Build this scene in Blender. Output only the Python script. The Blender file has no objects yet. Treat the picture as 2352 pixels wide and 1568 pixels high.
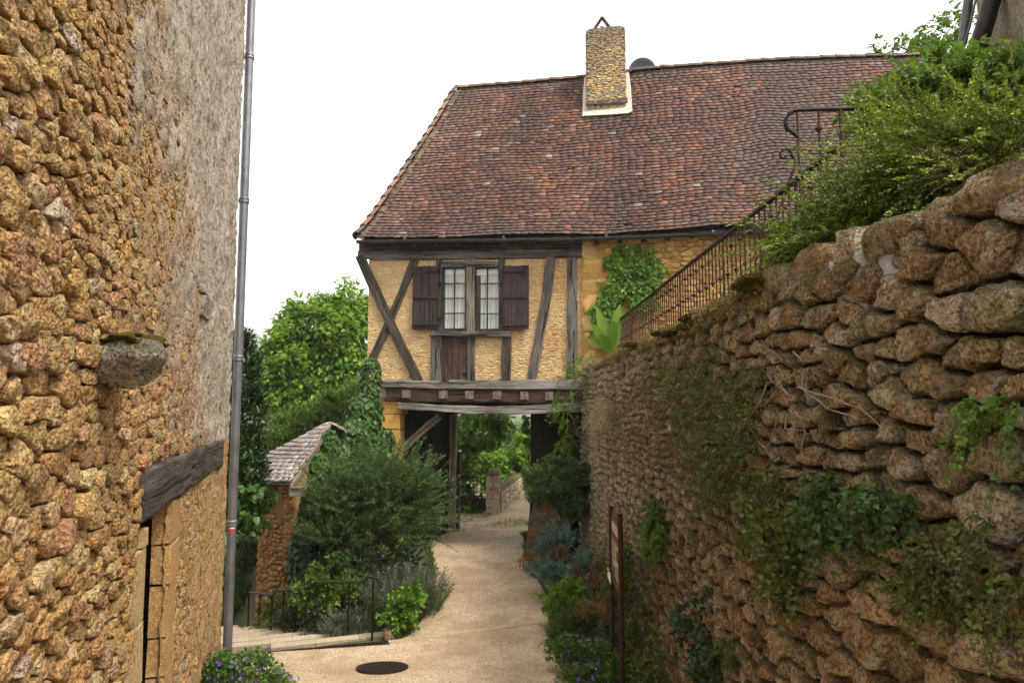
import bpy, math, random
import numpy as np
from mathutils import Vector, kdtree

R = math.radians
rng = np.random.default_rng(11)
random.seed(11)
sc = bpy.context.scene
C = sc.collection

# ------------------------------------------------------------------ camera, sky, sun, exposure
CZ = 3.05                                   # eye height above the ground in front of the house
F = 1568.0                                  # 24 mm lens, for a picture 2352 wide
PITCH = math.atan(146 / 1568)
cd = bpy.data.cameras.new('camera'); cam = bpy.data.objects.new('camera', cd); C.objects.link(cam)
cam.location = (0, 0, CZ); cam.rotation_euler = (R(90) + PITCH, 0, 0)
cd.lens = 24; cd.sensor_width = 36; cd.clip_start = 0.05; cd.clip_end = 3000
sc.camera = cam

SUN_EL, SUN_AZ = 55, 128                    # degrees, azimuth clockwise from +Y (behind, to the right)
w = bpy.data.worlds.new('World'); sc.world = w; w.use_nodes = True
nt = w.node_tree; nt.nodes.clear()
o = nt.nodes.new('ShaderNodeOutputWorld'); bg = nt.nodes.new('ShaderNodeBackground')
sky = nt.nodes.new('ShaderNodeTexSky'); sky.sky_type = 'NISHITA'; sky.sun_disc = False
sky.sun_elevation = R(SUN_EL); sky.sun_rotation = R(SUN_AZ)
sky.air_density = 1.0; sky.dust_density = 6.0; sky.ozone_density = 1.0
hs = nt.nodes.new('ShaderNodeHueSaturation'); hs.inputs['Saturation'].default_value = 0.12
cl = nt.nodes.new('ShaderNodeMix'); cl.data_type = 'RGBA'; cl.inputs['Factor'].default_value = 0.72
cl.inputs['B'].default_value = (10.0, 9.75, 9.4, 1)          # even cloud layer
nt.links.new(sky.outputs[0], hs.inputs['Color']); nt.links.new(hs.outputs[0], cl.inputs['A'])
nt.links.new(cl.outputs['Result'], bg.inputs[0]); nt.links.new(bg.outputs[0], o.inputs[0])
bg.inputs[1].default_value = 0.088
sd = bpy.data.lights.new('sun', 'SUN'); sd.energy = 1.5; sd.angle = R(14); sd.color = (1.0, 0.93, 0.82)
sun = bpy.data.objects.new('sun', sd); C.objects.link(sun)
a_, e_ = R(SUN_AZ), R(SUN_EL)
sdir = Vector((math.sin(a_) * math.cos(e_), math.cos(a_) * math.cos(e_), math.sin(e_)))
sun.rotation_euler = sdir.to_track_quat('Z', 'Y').to_euler()
sc.view_settings.view_transform = 'Standard'; sc.view_settings.look = 'None'
sc.view_settings.gamma = 1.0; sc.view_settings.use_curve_mapping = False
sc.view_settings.exposure = 1.34
sc.cycles.max_bounces = 5; sc.cycles.diffuse_bounces = 3; sc.cycles.glossy_bounces = 3
sc.cycles.transmission_bounces = 4; sc.cycles.transparent_max_bounces = 8
sc.cycles.use_denoising = True; sc.cycles.use_adaptive_sampling = True; sc.cycles.adaptive_threshold = 0.045

# ------------------------------------------------------------------ pixels of the photograph to rays
cp, sp_ = math.cos(PITCH), math.sin(PITCH)
def ray(px, py):
    a = (px - 1176) / F; b = (784 - py) / F
    d = np.array([a, cp - b * sp_, sp_ + b * cp]); return d / d[1]
def at(px, py, Y):
    return np.array([0, 0, CZ]) + ray(px, py) * Y
def hit(px, py, P, n):
    d = ray(px, py); n = np.asarray(n, float); c = np.array([0, 0, CZ])
    return c + d * (np.dot(np.asarray(P) - c, n) / np.dot(d, n))
def proj(P):
    P = np.atleast_2d(P).astype(float) - np.array([0, 0, CZ])
    yc = P[:, 1] * cp + P[:, 2] * sp_; zc = -P[:, 1] * sp_ + P[:, 2] * cp
    yc = np.maximum(yc, 1e-3)
    return np.stack([1176 + F * P[:, 0] / yc, 784 - F * zc / yc], 1)
def sstep(a, b, x):
    t = np.clip((x - a) / (b - a), 0, 1); return t * t * (3 - 2 * t)

# ------------------------------------------------------------------ numeric noise
def _h(ix, iy, iz, seed):
    n = (ix.astype(np.uint32) * np.uint32(374761393) + iy.astype(np.uint32) * np.uint32(668265263)
         + iz.astype(np.uint32) * np.uint32(2246822519) + np.uint32(seed * 3266489917 & 0xffffffff))
    n = (n ^ (n >> np.uint32(13))) * np.uint32(1274126177); n = n ^ (n >> np.uint32(16))
    return n.astype(np.float64) / 4294967295.0 * 2 - 1
def vnoise(P, scale=1.0, seed=0):
    P = np.asarray(P, float) * scale + 1000.0
    i = np.floor(P).astype(np.int64); f = P - i; f = f * f * (3 - 2 * f); r = 0
    for dx in (0, 1):
        for dy in (0, 1):
            for dz in (0, 1):
                wgt = (f[..., 0] if dx else 1 - f[..., 0]) * (f[..., 1] if dy else 1 - f[..., 1]) * (f[..., 2] if dz else 1 - f[..., 2])
                r = r + wgt * _h(i[..., 0] + dx, i[..., 1] + dy, i[..., 2] + dz, seed)
    return r
def fbm(P, scale=1.0, oct=3, seed=0):
    r = 0; a = 1.0
    for k in range(oct):
        r = r + a * vnoise(P, scale * 2 ** k, seed + k); a *= 0.5
    return r

# ------------------------------------------------------------------ materials
class G:
    def __init__(s, name):
        s.m = bpy.data.materials.new(name); s.m.use_nodes = True; s.t = s.m.node_tree; s.t.nodes.clear()
        s.out = s.t.nodes.new('ShaderNodeOutputMaterial')
        s.bs = s.t.nodes.new('ShaderNodeBsdfPrincipled'); s.t.links.new(s.bs.outputs[0], s.out.inputs[0])
        s.geo = s.t.nodes.new('ShaderNodeNewGeometry'); s.pos = s.geo.outputs['Position']
    def put(s, sock, v):
        if isinstance(v, bpy.types.NodeSocket): s.t.links.new(v, sock)
        elif isinstance(v, (tuple, list)) and len(v) == 3 and sock.type == 'RGBA': sock.default_value = (*v, 1)
        else: sock.default_value = v
    def attr(s, n, kind='Color'):
        a = s.t.nodes.new('ShaderNodeAttribute'); a.attribute_name = n; return a.outputs[kind]
    def scl(s, v, xyz):
        a = s.t.nodes.new('ShaderNodeVectorMath'); a.operation = 'MULTIPLY'; s.put(a.inputs[0], v); a.inputs[1].default_value = xyz; return a.outputs[0]
    def noise(s, scale, detail=4, rough=.55, vec=None, dist=0):
        n = s.t.nodes.new('ShaderNodeTexNoise'); s.put(n.inputs['Vector'], vec or s.pos)
        n.inputs['Scale'].default_value = scale; n.inputs['Detail'].default_value = detail; n.inputs['Roughness'].default_value = rough
        n.inputs['Distortion'].default_value = dist; return n.outputs['Fac']
    def voro(s, scale, out='Distance', vec=None, feature='F1'):
        n = s.t.nodes.new('ShaderNodeTexVoronoi'); n.feature = feature; s.put(n.inputs['Vector'], vec or s.pos); n.inputs['Scale'].default_value = scale
        return n.outputs[out]
    def ramp(s, fac, stops):
        n = s.t.nodes.new('ShaderNodeValToRGB'); s.put(n.inputs[0], fac); e = n.color_ramp.elements
        while len(e) < len(stops): e.new(.5)
        for k, (p, c) in zip(e, stops):
            k.position = p; k.color = (c, c, c, 1) if not isinstance(c, (tuple, list)) else (*c, 1)
        return n.outputs[0]
    def mix(s, fac, a, b, mode='MIX'):
        n = s.t.nodes.new('ShaderNodeMix'); n.data_type = 'RGBA'; n.blend_type = mode
        s.put(n.inputs['Factor'], fac); s.put(n.inputs['A'], a); s.put(n.inputs['B'], b); return n.outputs['Result']
    def math(s, op, a, b=0.0, clamp=False):
        n = s.t.nodes.new('ShaderNodeMath'); n.operation = op; n.use_clamp = clamp; s.put(n.inputs[0], a); s.put(n.inputs[1], b); return n.outputs[0]
    def bump(s, h, strength=.5, dist=.01, normal=None):
        n = s.t.nodes.new('ShaderNodeBump'); n.inputs['Strength'].default_value = strength; n.inputs['Distance'].default_value = dist
        s.put(n.inputs['Height'], h)
        if normal is not None: s.put(n.inputs['Normal'], normal)
        return n.outputs[0]
    def set(s, **k):
        names = dict(color='Base Color', rough='Roughness', metal='Metallic', normal='Normal', spec='Specular IOR Level')
        for a, v in k.items(): s.put(s.bs.inputs[names[a]], v)
        return s.m

def m_stone(name, pit=1.0, lichen=.35, scale=1.0, grey=(.30, .28, .25), moss=0.0, dark=(.09, .055, .03), bd=.03, mott=.75):
    g = G(name); c = g.attr('Col')
    n1 = g.noise(14 * scale, 4, .7); n2 = g.noise(55 * scale, 3, .75); n4 = g.noise(150 * scale, 2, .7)
    col = g.mix(g.ramp(n1, [(.34, 0), (.58, 1)]), g.mix(.5, c, dark, 'MIX'), c)
    col = g.mix(g.math('MULTIPLY', g.ramp(n2, [(.41, 1), (.50, 0)]), mott), col, dark)
    col = g.mix(g.math('MULTIPLY', g.ramp(n2, [(.52, 0), (.62, 1)]), .6), col, g.mix(.55, c, (.82, .64, .38)))
    li = g.math('MULTIPLY', g.ramp(g.noise(8 * scale, 5, .78), [(.53, 0), (.60, 1)]), lichen)
    col = g.mix(li, col, g.mix(g.ramp(n4, [(.4, 0), (.6, 1)]), g.mix(.5, grey, dark), grey))
    if moss:
        up = g.t.nodes.new('ShaderNodeSeparateXYZ'); g.put(up.inputs[0], g.geo.outputs['Normal'])
        mm = g.math('MULTIPLY', g.ramp(g.math('ADD', g.math('MULTIPLY', up.outputs[2], .30), g.noise(3.5, 4, .7)), [(.54, 0), (.68, 1)]), moss)
        col = g.mix(mm, col, g.mix(g.ramp(n4, [(.35, 0), (.65, 1)]), (.028, .024, .006), (.11, .085, .018)))
    v = g.voro(45 * scale)
    h = g.math('ADD', g.math('MULTIPLY', n1, 1.3), g.math('ADD', g.math('MULTIPLY', n2, .9), g.math('MULTIPLY', v, .6 * pit)))
    return g.set(color=col, rough=.88, spec=.25, normal=g.bump(h, 1.0, bd / scale))

def m_plain(name, c1, c2, scale=8, rough=.8, bump=.3, bscale=40, metal=0, spec=.4, det=5, bd=.006):
    g = G(name); n = g.noise(scale, det, .6)
    return g.set(color=g.mix(g.ramp(n, [(.3, 0), (.7, 1)]), c1, c2), rough=rough, metal=metal, spec=spec, normal=g.bump(g.noise(bscale, 4, .65), bump, bd))

def m_wood(name, dark, mid, light, wear=.5):
    g = G(name); v = g.attr('gco', 'Vector')
    n = g.noise(1.0, 6, .65, g.scl(v, (3.0, 42, 42)), .6); n2 = g.noise(1.0, 4, .6, g.scl(v, (1.2, 7, 7))); n3 = g.noise(1, 3, .6, g.scl(v, (2, 120, 120)))
    col = g.ramp(n, [(.28, dark), (.5, mid), (.72, light)])
    col = g.mix(g.math('MULTIPLY', g.ramp(n2, [(.42, 0), (.68, 1)]), wear), col, light)
    cr = g.ramp(g.noise(1, 3, .5, g.scl(v, (.9, 22, 22)), .8), [(.36, 1), (.42, 0)])
    col = g.mix(cr, col, (.012, .010, .008))
    h = g.math('SUBTRACT', g.math('ADD', n, g.math('MULTIPLY', n3, .4)), g.math('MULTIPLY', cr, .8))
    return g.set(color=col, rough=.82, spec=.25, normal=g.bump(h, .8, .012))

def m_leaf(name, stops, trans=.3, rough=.45, patch=2.2):
    g = G(name); rp = g.geo.outputs['Random Per Island']
    f = g.math('ADD', g.math('MULTIPLY', rp, .62), g.math('MULTIPLY', g.ramp(g.noise(patch, 3), [(.3, 0), (.7, 1)]), .38))
    col = g.ramp(f, stops); g.set(color=col, rough=rough, spec=.3)
    t = g.t.nodes.new('ShaderNodeBsdfTranslucent'); g.put(t.inputs[0], g.mix(.35, col, (.16, .22, .03), 'MIX'))
    mx = g.t.nodes.new('ShaderNodeMixShader'); mx.inputs[0].default_value = trans
    g.t.links.new(g.bs.outputs[0], mx.inputs[1]); g.t.links.new(t.outputs[0], mx.inputs[2]); g.t.links.new(mx.outputs[0], g.out.inputs[0])
    return g.m

def m_tile(name):
    g = G(name); c = g.attr('Col'); n1 = g.noise(28, 5, .7); n2 = g.noise(90, 3, .7)
    col = g.mix(g.ramp(n1, [(.35, 0), (.62, 1)]), g.mix(.5, c, (.03, .018, .014)), c)
    col = g.mix(g.math('MULTIPLY', g.ramp(n2, [(.6, 0), (.7, 1)]), .4), col, (.33, .27, .22))
    col = g.mix(g.math('MULTIPLY', g.ramp(g.noise(1.1, 6, .7), [(.5, 0), (.66, 1)]), .6), col, (.05, .036, .026))
    return g.set(color=col, rough=.7, spec=.35, normal=g.bump(g.math('ADD', n1, n2), .6, .008))

def m_col(name, rough=.8, scale=20, var=.35, bump=.4, spec=.3, bd=.006):
    g = G(name); c = g.attr('Col'); n = g.noise(scale, 5, .65)
    return g.set(color=g.mix(g.math('MULTIPLY', g.ramp(n, [(.3, 1), (.65, 0)]), var), c, (.03, .02, .012)), rough=rough, spec=spec, normal=g.bump(n, bump, bd))

M = {}
M['stone_l'] = m_stone('warm rubble stone', 1.0, .25, 1.15, grey=(.60, .52, .41), dark=(.19, .095, .034), bd=.045, mott=.75)
M['stone_r'] = m_stone('mossy brown stone', .8, .85, 1.0, grey=(.60, .54, .43), moss=.65, dark=(.085, .054, .024), bd=.045, mott=.7)
M['stone_f'] = m_stone('pale limestone', .5, .12, 1.6, grey=(.66, .52, .33), dark=(.42, .225, .065), bd=.014, mott=.35)
M['stone_t'] = m_stone('turret rubble stone', .7, .15, 1.4, grey=(.5, .38, .24), dark=(.13, .055, .016))
M['stone_c'] = m_stone('chimney stone', .6, .4, 1.4, grey=(.38, .34, .28), dark=(.15, .10, .055), bd=.015, mott=.45)
M['wood_dark'] = m_wood('dark weathered oak', (.012, .009, .007), (.05, .038, .029), (.17, .145, .12), .35)
M['wood_grey'] = m_wood('silvered oak', (.020, .015, .012), (.075, .064, .056), (.26, .24, .22), .6)
M['wood_brown'] = m_wood('brown oak planks', (.022, .012, .007), (.07, .040, .026), (.15, .10, .072), .3)
M['wood_black'] = m_wood('blackened boards', (.004, .003, .002), (.010, .006, .004), (.022, .014, .010), .2)
M['wood_tan'] = m_wood('tan oak post', (.10, .07, .045), (.28, .21, .145), (.50, .41, .31), .5)
M['wood_silver'] = m_wood('silver-grey weathered beam', (.035, .028, .022), (.14, .12, .105), (.42, .39, .35), .8)
M['wood_pale'] = m_wood('pale oak', (.055, .04, .028), (.17, .135, .10), (.38, .33, .28), .5)
M['paint'] = m_wood('dull plum paint', (.028, .017, .017), (.055, .035, .036), (.075, .05, .052), .2)
M['tile'] = m_tile('old clay tile')
M['tile_t'] = m_col('wet stone tile', .28, 12, .3, .4, .6)
M['zinc'] = m_plain('zinc pipe', (.16, .16, .17), (.26, .26, .27), 6, .42, .1, 30, .6)
M['gutter'] = m_plain('dark zinc gutter', (.05, .06, .06), (.10, .11, .11), 6, .45, .15, 30, .5)
M['iron'] = m_plain('rusty iron', (.030, .015, .010), (.075, .035, .022), 25, .7, .4, 90, .3)
M['black_iron'] = m_plain('black iron', (.010, .008, .007), (.028, .020, .016), 25, .5, .3, 90, .5)
M['cast'] = m_plain('brown cast iron', (.016, .009, .007), (.035, .020, .014), 40, .6, .5, 120, .4)
M['flash'] = m_plain('white lime flashing', (.40, .36, .29), (.58, .54, .46), 9, .8, .4, 25)
M['moss'] = m_plain('moss', (.030, .026, .006), (.15, .11, .018), 16, .95, 1.0, 70, 0, .1, 6, .02)
M['soil'] = m_plain('dark soil', (.03, .02, .013), (.075, .052, .033), 9, .95, .8, 40)
M['curtain'] = m_plain('white lace curtain', (.72, .73, .71), (.84, .85, .83), 30, .9, .1, 90)
M['white'] = m_plain('white paint', (.7, .7, .7), (.78, .78, .78), 8, .6, .05)
M['red'] = m_plain('red paint', (.45, .03, .03), (.5, .05, .04), 8, .6, .05)
M['cream'] = m_plain('cream print', (.52, .44, .30), (.62, .54, .40), 8, .5, .02)
M['ink'] = m_plain('dark print', (.04, .035, .03), (.08, .07, .06), 8, .5, .02)
M['brownprint'] = m_plain('rust brown panel', (.10, .038, .020), (.15, .06, .034), 8, .5, .05)
M['dark'] = m_plain('dark interior', (.010, .008, .007), (.02, .016, .013), 8, .9, .2)
M['col'] = m_col('dressed stone', .85, 22, .38, .5)
M['jamb'] = m_stone('dressed jamb stone', .6, .2, 1.5, grey=(.50, .40, .28), dark=(.22, .11, .04), bd=.014, mott=.6)
M['colsoft'] = m_col('lime mortar', .9, 30, .35, .9, .2, .012)
M['dish'] = m_plain('grey dish', (.10, .12, .15), (.13, .15, .18), 8, .5, .05)

def m_mortar():                       # backing of the left wall: mortar and patches of grey render, colour from the mesh
    g = G('rough lime render'); c = g.attr('Col'); n1 = g.noise(26, 6, .7); n2 = g.noise(90, 3, .7); n3 = g.noise(4, 4, .6)
    st = g.noise(17, 5, .7)
    col = g.mix(g.ramp(st, [(.38, .9), (.50, 0)]), c, (.15, .11, .075))
    col = g.mix(g.math('MULTIPLY', g.ramp(n2, [(.56, 0), (.7, 1)]), .5), col, (.62, .58, .52))
    col = g.mix(g.math('MULTIPLY', g.ramp(n3, [(.5, 0), (.7, 1)]), .35), col, (.20, .12, .055))
    h = g.math('ADD', g.math('MULTIPLY', st, 1.4), g.math('ADD', g.math('MULTIPLY', n1, .8), g.math('MULTIPLY', n2, .4)))
    return g.set(color=col, rough=.92, spec=.2, normal=g.bump(h, 1.0, .03))
M['mortar'] = m_mortar()

def m_path():
    g = G('exposed aggregate path'); v = g.voro(110, 'Color'); sep = g.t.nodes.new('ShaderNodeSeparateColor'); g.put(sep.inputs[0], v)
    col = g.ramp(sep.outputs[0], [(.05, (.25, .155, .08)), (.35, (.47, .335, .195)), (.65, (.61, .465, .295)), (.95, (.79, .67, .52))])
    big = g.noise(.9, 5, .6); col = g.mix(g.math('MULTIPLY', g.ramp(big, [(.38, 1), (.58, 0)]), .5), col, (.26, .16, .075))
    col = g.mix(g.math('MULTIPLY', g.ramp(g.noise(3.1, 6, .68), [(.47, 0), (.58, 1)]), .32), col, (.27, .17, .085))
    dk = g.noise(14, 5, .7); col = g.mix(g.math('MULTIPLY', g.ramp(dk, [(.3, 1), (.45, 0)]), .35), col, (.12, .07, .035))
    d = g.voro(110)
    return g.set(color=col, rough=.62, spec=.35, normal=g.bump(d, .7, -.006))
M['path'] = m_path()
def m_gravel(name, c1, c2, c3):
    g = G(name); v = g.voro(70, 'Color'); sep = g.t.nodes.new('ShaderNodeSeparateColor'); g.put(sep.inputs[0], v)
    col = g.ramp(sep.outputs[0], [(.1, c1), (.5, c2), (.9, c3)])
    col = g.mix(g.math('MULTIPLY', g.ramp(g.noise(1.2, 5), [(.4, 0), (.6, 1)]), .5), col, c1)
    return g.set(color=col, rough=.8, normal=g.bump(g.voro(70), .8, -.008))
M['gravel'] = m_gravel('pale gravel', (.28, .20, .11), (.46, .35, .21), (.62, .50, .33))
def m_ground():
    g = G('earth and grass'); n = g.noise(.6, 5, .6); n2 = g.noise(18, 4, .7)
    soil = g.mix(n2, (.035, .024, .014), (.09, .062, .036)); grass = g.mix(n2, (.03, .055, .012), (.10, .13, .03))
    y = g.t.nodes.new('ShaderNodeSeparateXYZ'); g.put(y.inputs[0], g.pos)
    f = g.math('ADD', g.ramp(n, [(.4, 0), (.65, .7)]), g.ramp(g.math('MULTIPLY', y.outputs[1], .03), [(.50, 0), (.60, 1)]), True)
    return g.set(color=g.mix(f, soil, grass), rough=.95, normal=g.bump(n2, .8, .03))
M['ground'] = m_ground()
M['hill'] = m_plain('wooded hill', (.025, .05, .022), (.06, .10, .04), .12, .95, .5, .4, 0, .1, 6, 2.0)
def m_glass():
    g = G('window glass'); g.t.nodes.remove(g.bs)
    tr = g.t.nodes.new('ShaderNodeBsdfTransparent'); tr.inputs[0].default_value = (.97, .985, .98, 1)
    gl = g.t.nodes.new('ShaderNodeBsdfGlossy'); gl.inputs['Roughness'].default_value = .06; gl.inputs[0].default_value = (.9, .95, .95, 1)
    mx = g.t.nodes.new('ShaderNodeMixShader'); mx.inputs[0].default_value = .09
    g.t.links.new(tr.outputs[0], mx.inputs[1]); g.t.links.new(gl.outputs[0], mx.inputs[2]); g.t.links.new(mx.outputs[0], g.out.inputs[0]); return g.m
M['glass'] = m_glass()
# foliage
L = lambda n, a, b, c, **k: M.__setitem__(n, m_leaf('leaf ' + n, [(.08, a), (.5, b), (.95, c)], **k))
L('maple', (.035, .11, .012), (.14, .30, .022), (.40, .53, .05), trans=.45, patch=.9)
L('wood', (.03, .08, .012), (.09, .18, .024), (.20, .32, .045), trans=.38)
L('laurel', (.010, .026, .008), (.028, .062, .016), (.07, .13, .034), rough=.3, trans=.15)
L('bright', (.045, .12, .012), (.12, .26, .022), (.28, .44, .05), trans=.4, patch=4)
L('lime', (.12, .24, .025), (.19, .35, .04), (.30, .46, .08), trans=.4)
L('ivy', (.016, .05, .008), (.042, .105, .016), (.10, .19, .035), rough=.38, trans=.2)
L('ivydark', (.014, .034, .012), (.034, .068, .022), (.07, .12, .04), rough=.4, trans=.15)
L('yew', (.025, .058, .016), (.07, .135, .038), (.17, .26, .075), trans=.28)
L('clip', (.025, .055, .014), (.06, .12, .03), (.14, .22, .055), trans=.25)
L('lavleaf', (.04, .085, .035), (.085, .15, .06), (.16, .23, .10), trans=.25)
L('lavflower', (.13, .11, .10), (.20, .17, .165), (.30, .27, .24), trans=.2)
L('coton', (.03, .055, .008), (.125, .185, .02), (.43, .49, .045), trans=.3, patch=3.5)
L('rose', (.03, .08, .010), (.09, .19, .02), (.21, .34, .04), trans=.35)
L('rust', (.11, .045, .016), (.24, .10, .032), (.40, .23, .06), trans=.3)
L('glauca', (.045, .10, .075), (.10, .20, .15), (.19, .32, .24), trans=.25)
L('geran', (.03, .075, .012), (.075, .16, .025), (.17, .28, .05), trans=.35)
L('violet', (.10, .03, .28), (.17, .06, .42), (.26, .12, .55), trans=.3)
L('tiny', (.5, .5, .48), (.62, .62, .6), (.7, .7, .68), trans=.2)
L('yellow', (.4, .24, .01), (.5, .33, .02), (.6, .42, .03), trans=.3)
L('hang', (.04, .06, .010), (.10, .125, .022), (.22, .22, .045), trans=.25, patch=3)
L('hangdry', (.08, .055, .016), (.17, .11, .035), (.28, .19, .07), trans=.25, patch=3)
L('dry', (.40, .29, .16), (.55, .42, .25), (.68, .56, .38), trans=.3)
L('vine', (.06, .14, .012), (.14, .29, .022), (.30, .48, .05), trans=.45)
L('fig', (.025, .08, .010), (.075, .19, .022), (.18, .36, .05), trans=.45)
L('grass', (.06, .085, .016), (.12, .15, .03), (.24, .24, .07), trans=.3)
L('mossleaf', (.05, .040, .007), (.14, .105, .016), (.30, .23, .035), trans=.1, patch=4)
M['twig'] = m_plain('grey-brown twig', (.06, .042, .030), (.14, .10, .075), 30, .9, .3, 90)
M['bark'] = m_plain('bark', (.035, .026, .019), (.085, .065, .048), 12, .9, .8, 40)
M['palestem'] = m_plain('bleached stem', (.26, .21, .15), (.40, .34, .26), 30, .9, .3, 90)

# ------------------------------------------------------------------ objects and meshes
WL = {}
def tag(o, label=None, cat=None, group=None, kind=None):
    for k, v in (('label', label), ('category', cat), ('group', group), ('kind', kind)):
        if v: o[k] = v
    return o
def thing(name, label, cat, loc=(0, 0, 0), group=None):
    o = bpy.data.objects.new(name, None); C.objects.link(o); o.location = loc; o.empty_display_size = .1
    WL[o] = np.array(loc, float); return tag(o, label, cat, group)
def mesh(name, V, T, mat=None, col=None, gco=None, smooth=False):
    V = np.asarray(V, np.float32).reshape(-1, 3); me = bpy.data.meshes.new(name)
    if isinstance(T, np.ndarray):
        n, k = T.shape; me.vertices.add(len(V)); me.vertices.foreach_set('co', V.ravel())
        me.loops.add(n * k); me.loops.foreach_set('vertex_index', T.astype(np.int32).ravel())
        me.polygons.add(n); me.polygons.foreach_set('loop_start', np.arange(0, n * k, k, dtype=np.int32))
        me.polygons.foreach_set('loop_total', np.full(n, k, np.int32)); me.update(calc_edges=True)
    else:
        me.from_pydata([tuple(map(float, v)) for v in V], [], [tuple(map(int, f)) for f in T]); me.update()
    if smooth: me.polygons.foreach_set('use_smooth', np.ones(len(me.polygons), bool))
    if col is not None:
        col = np.asarray(col, np.float32)
        if col.ndim == 1: col = np.tile(col, (len(V), 1))
        a = me.attributes.new('Col', 'FLOAT_COLOR', 'POINT'); a.data.foreach_set('color', np.concatenate([col, np.ones((len(V), 1), np.float32)], 1).ravel())
    if gco is not None:
        a = me.attributes.new('gco', 'FLOAT_VECTOR', 'POINT'); a.data.foreach_set('vector', np.asarray(gco, np.float32).ravel())
    if mat is not None: me.materials.append(mat)
    return me
def link(name, me, parent=None, loc=(0, 0, 0)):
    o = bpy.data.objects.new(name, me); C.objects.link(o); o.location = loc; WL[o] = np.array(loc, float)
    if parent is not None: o.parent = parent; WL[o] = WL[o] + WL[parent]
    return o
def obj(name, V, T, mat, parent=None, center=False, **k):
    V = np.asarray(V, float).reshape(-1, 3); base = WL[parent] if parent is not None else np.zeros(3)
    c = V.mean(0) if (center or parent is None) else base
    if parent is None: c = np.array([c[0], c[1], V[:, 2].min()])
    return link(name, mesh(name, V - c, T, mat, **k), parent, tuple(c - base))

class MB:                                     # collects shapes into one mesh (world coordinates)
    def __init__(s): s.V = []; s.F = []; s.c = []; s.g = []; s.n = 0
    def add(s, V, F, col=None, g=None):
        V = np.asarray(V, float).reshape(-1, 3); s.V.append(V)
        s.F += [tuple(int(i) + s.n for i in f) for f in F]
        s.c.append(np.tile(np.asarray(col if col is not None else (1, 1, 1), float), (len(V), 1)) if np.ndim(col) < 2 else np.asarray(col))
        s.g.append(np.zeros((len(V), 3)) if g is None else np.asarray(g)); s.n += len(V); return s
    def build(s, name, mat, parent=None, smooth=False, center=False):
        return obj(name, np.concatenate(s.V), s.F, mat, parent, center=center, col=np.concatenate(s.c), gco=np.concatenate(s.g), smooth=smooth)

BOXF = [(0, 3, 2, 1), (4, 5, 6, 7), (0, 1, 5, 4), (1, 2, 6, 5), (2, 3, 7, 6), (3, 0, 4, 7)]
def boxv(o, ax, ay, az):                      # corner o and three edge vectors
    o, ax, ay, az = (np.asarray(v, float) for v in (o, ax, ay, az))
    return np.array([o, o + ax, o + ax + ay, o + ay, o + az, o + ax + az, o + ax + ay + az, o + ay + az])
def beam(p0, p1, wv, dv, w0, w1=None, depth=.1, bow=0.0, seg=10, wob=.006, seed=0, ch=.006):
    """A hewn timber from p0 to p1: width along wv, depth along dv (dv = outward), slightly wavy, edges eased."""
    p0, p1, wv, dv = (np.asarray(v, float) for v in (p0, p1, wv, dv)); w1 = w0 if w1 is None else w1
    V = []; Gc = []; Ln = np.linalg.norm(p1 - p0); r = np.random.default_rng(seed + 991); off = r.uniform(0, 50, 3)
    prof = [(-.5, 0), (-.5, 1 - ch / depth), (-.5 + .08, 1), (.5 - .08, 1), (.5, 1 - ch / depth), (.5, 0)]
    for i in range(seg + 1):
        t = i / seg; c = p0 + (p1 - p0) * t + wv * bow * math.sin(math.pi * t); ww = w0 + (w1 - w0) * t
        for (a, b) in prof:
            nn = fbm(np.array([t * Ln * 2.2 + off[0], a * 3 + off[1], b + off[2]]), 1, 2, seed) * wob * (1.6 if 0 < i < seg else 1)
            V.append(c + wv * (a * ww + nn * np.sign(a)) + dv * (depth * b + (nn * .6 if b else 0))); Gc.append((t * Ln + off[0], a * ww + off[1], b * depth + off[2]))
    n = len(prof); Fc = []
    for i in range(seg):
        for j in range(n):
            a, b = i * n + j, i * n + (j + 1) % n; Fc.append((a, b, b + n, a + n))
    Fc.append(tuple(range(n - 1, -1, -1))); Fc.append(tuple(seg * n + j for j in range(n)))
    return np.array(V), Fc, np.array(Gc)
def timber(name, parent, mat, *a, **k):
    V, Fc, g = beam(*a, **k); return obj(name, V, Fc, mat, parent, center=True, gco=g)
def boxo(name, o, ax, ay, az, mat, parent=None, col=None, gseed=None, center=False, bev=0.0):
    V = boxv(o, ax, ay, az)
    ls = [np.linalg.norm(v) for v in (ax, ay, az)]; k = int(np.argmax(ls)); order = [k] + [i for i in range(3) if i != k]
    loc = np.array([(0, 0, 0), (1, 0, 0), (1, 1, 0), (0, 1, 0), (0, 0, 1), (1, 0, 1), (1, 1, 1), (0, 1, 1)], float) * ls
    g = loc[:, order] + np.random.default_rng(int(abs(V.sum() * 977)) % 99991).uniform(0, 40, 3)
    ob = obj(name, V, BOXF, mat, parent, center=center, col=col if col is not None else (1, 1, 1), gco=g)
    return ob
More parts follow.
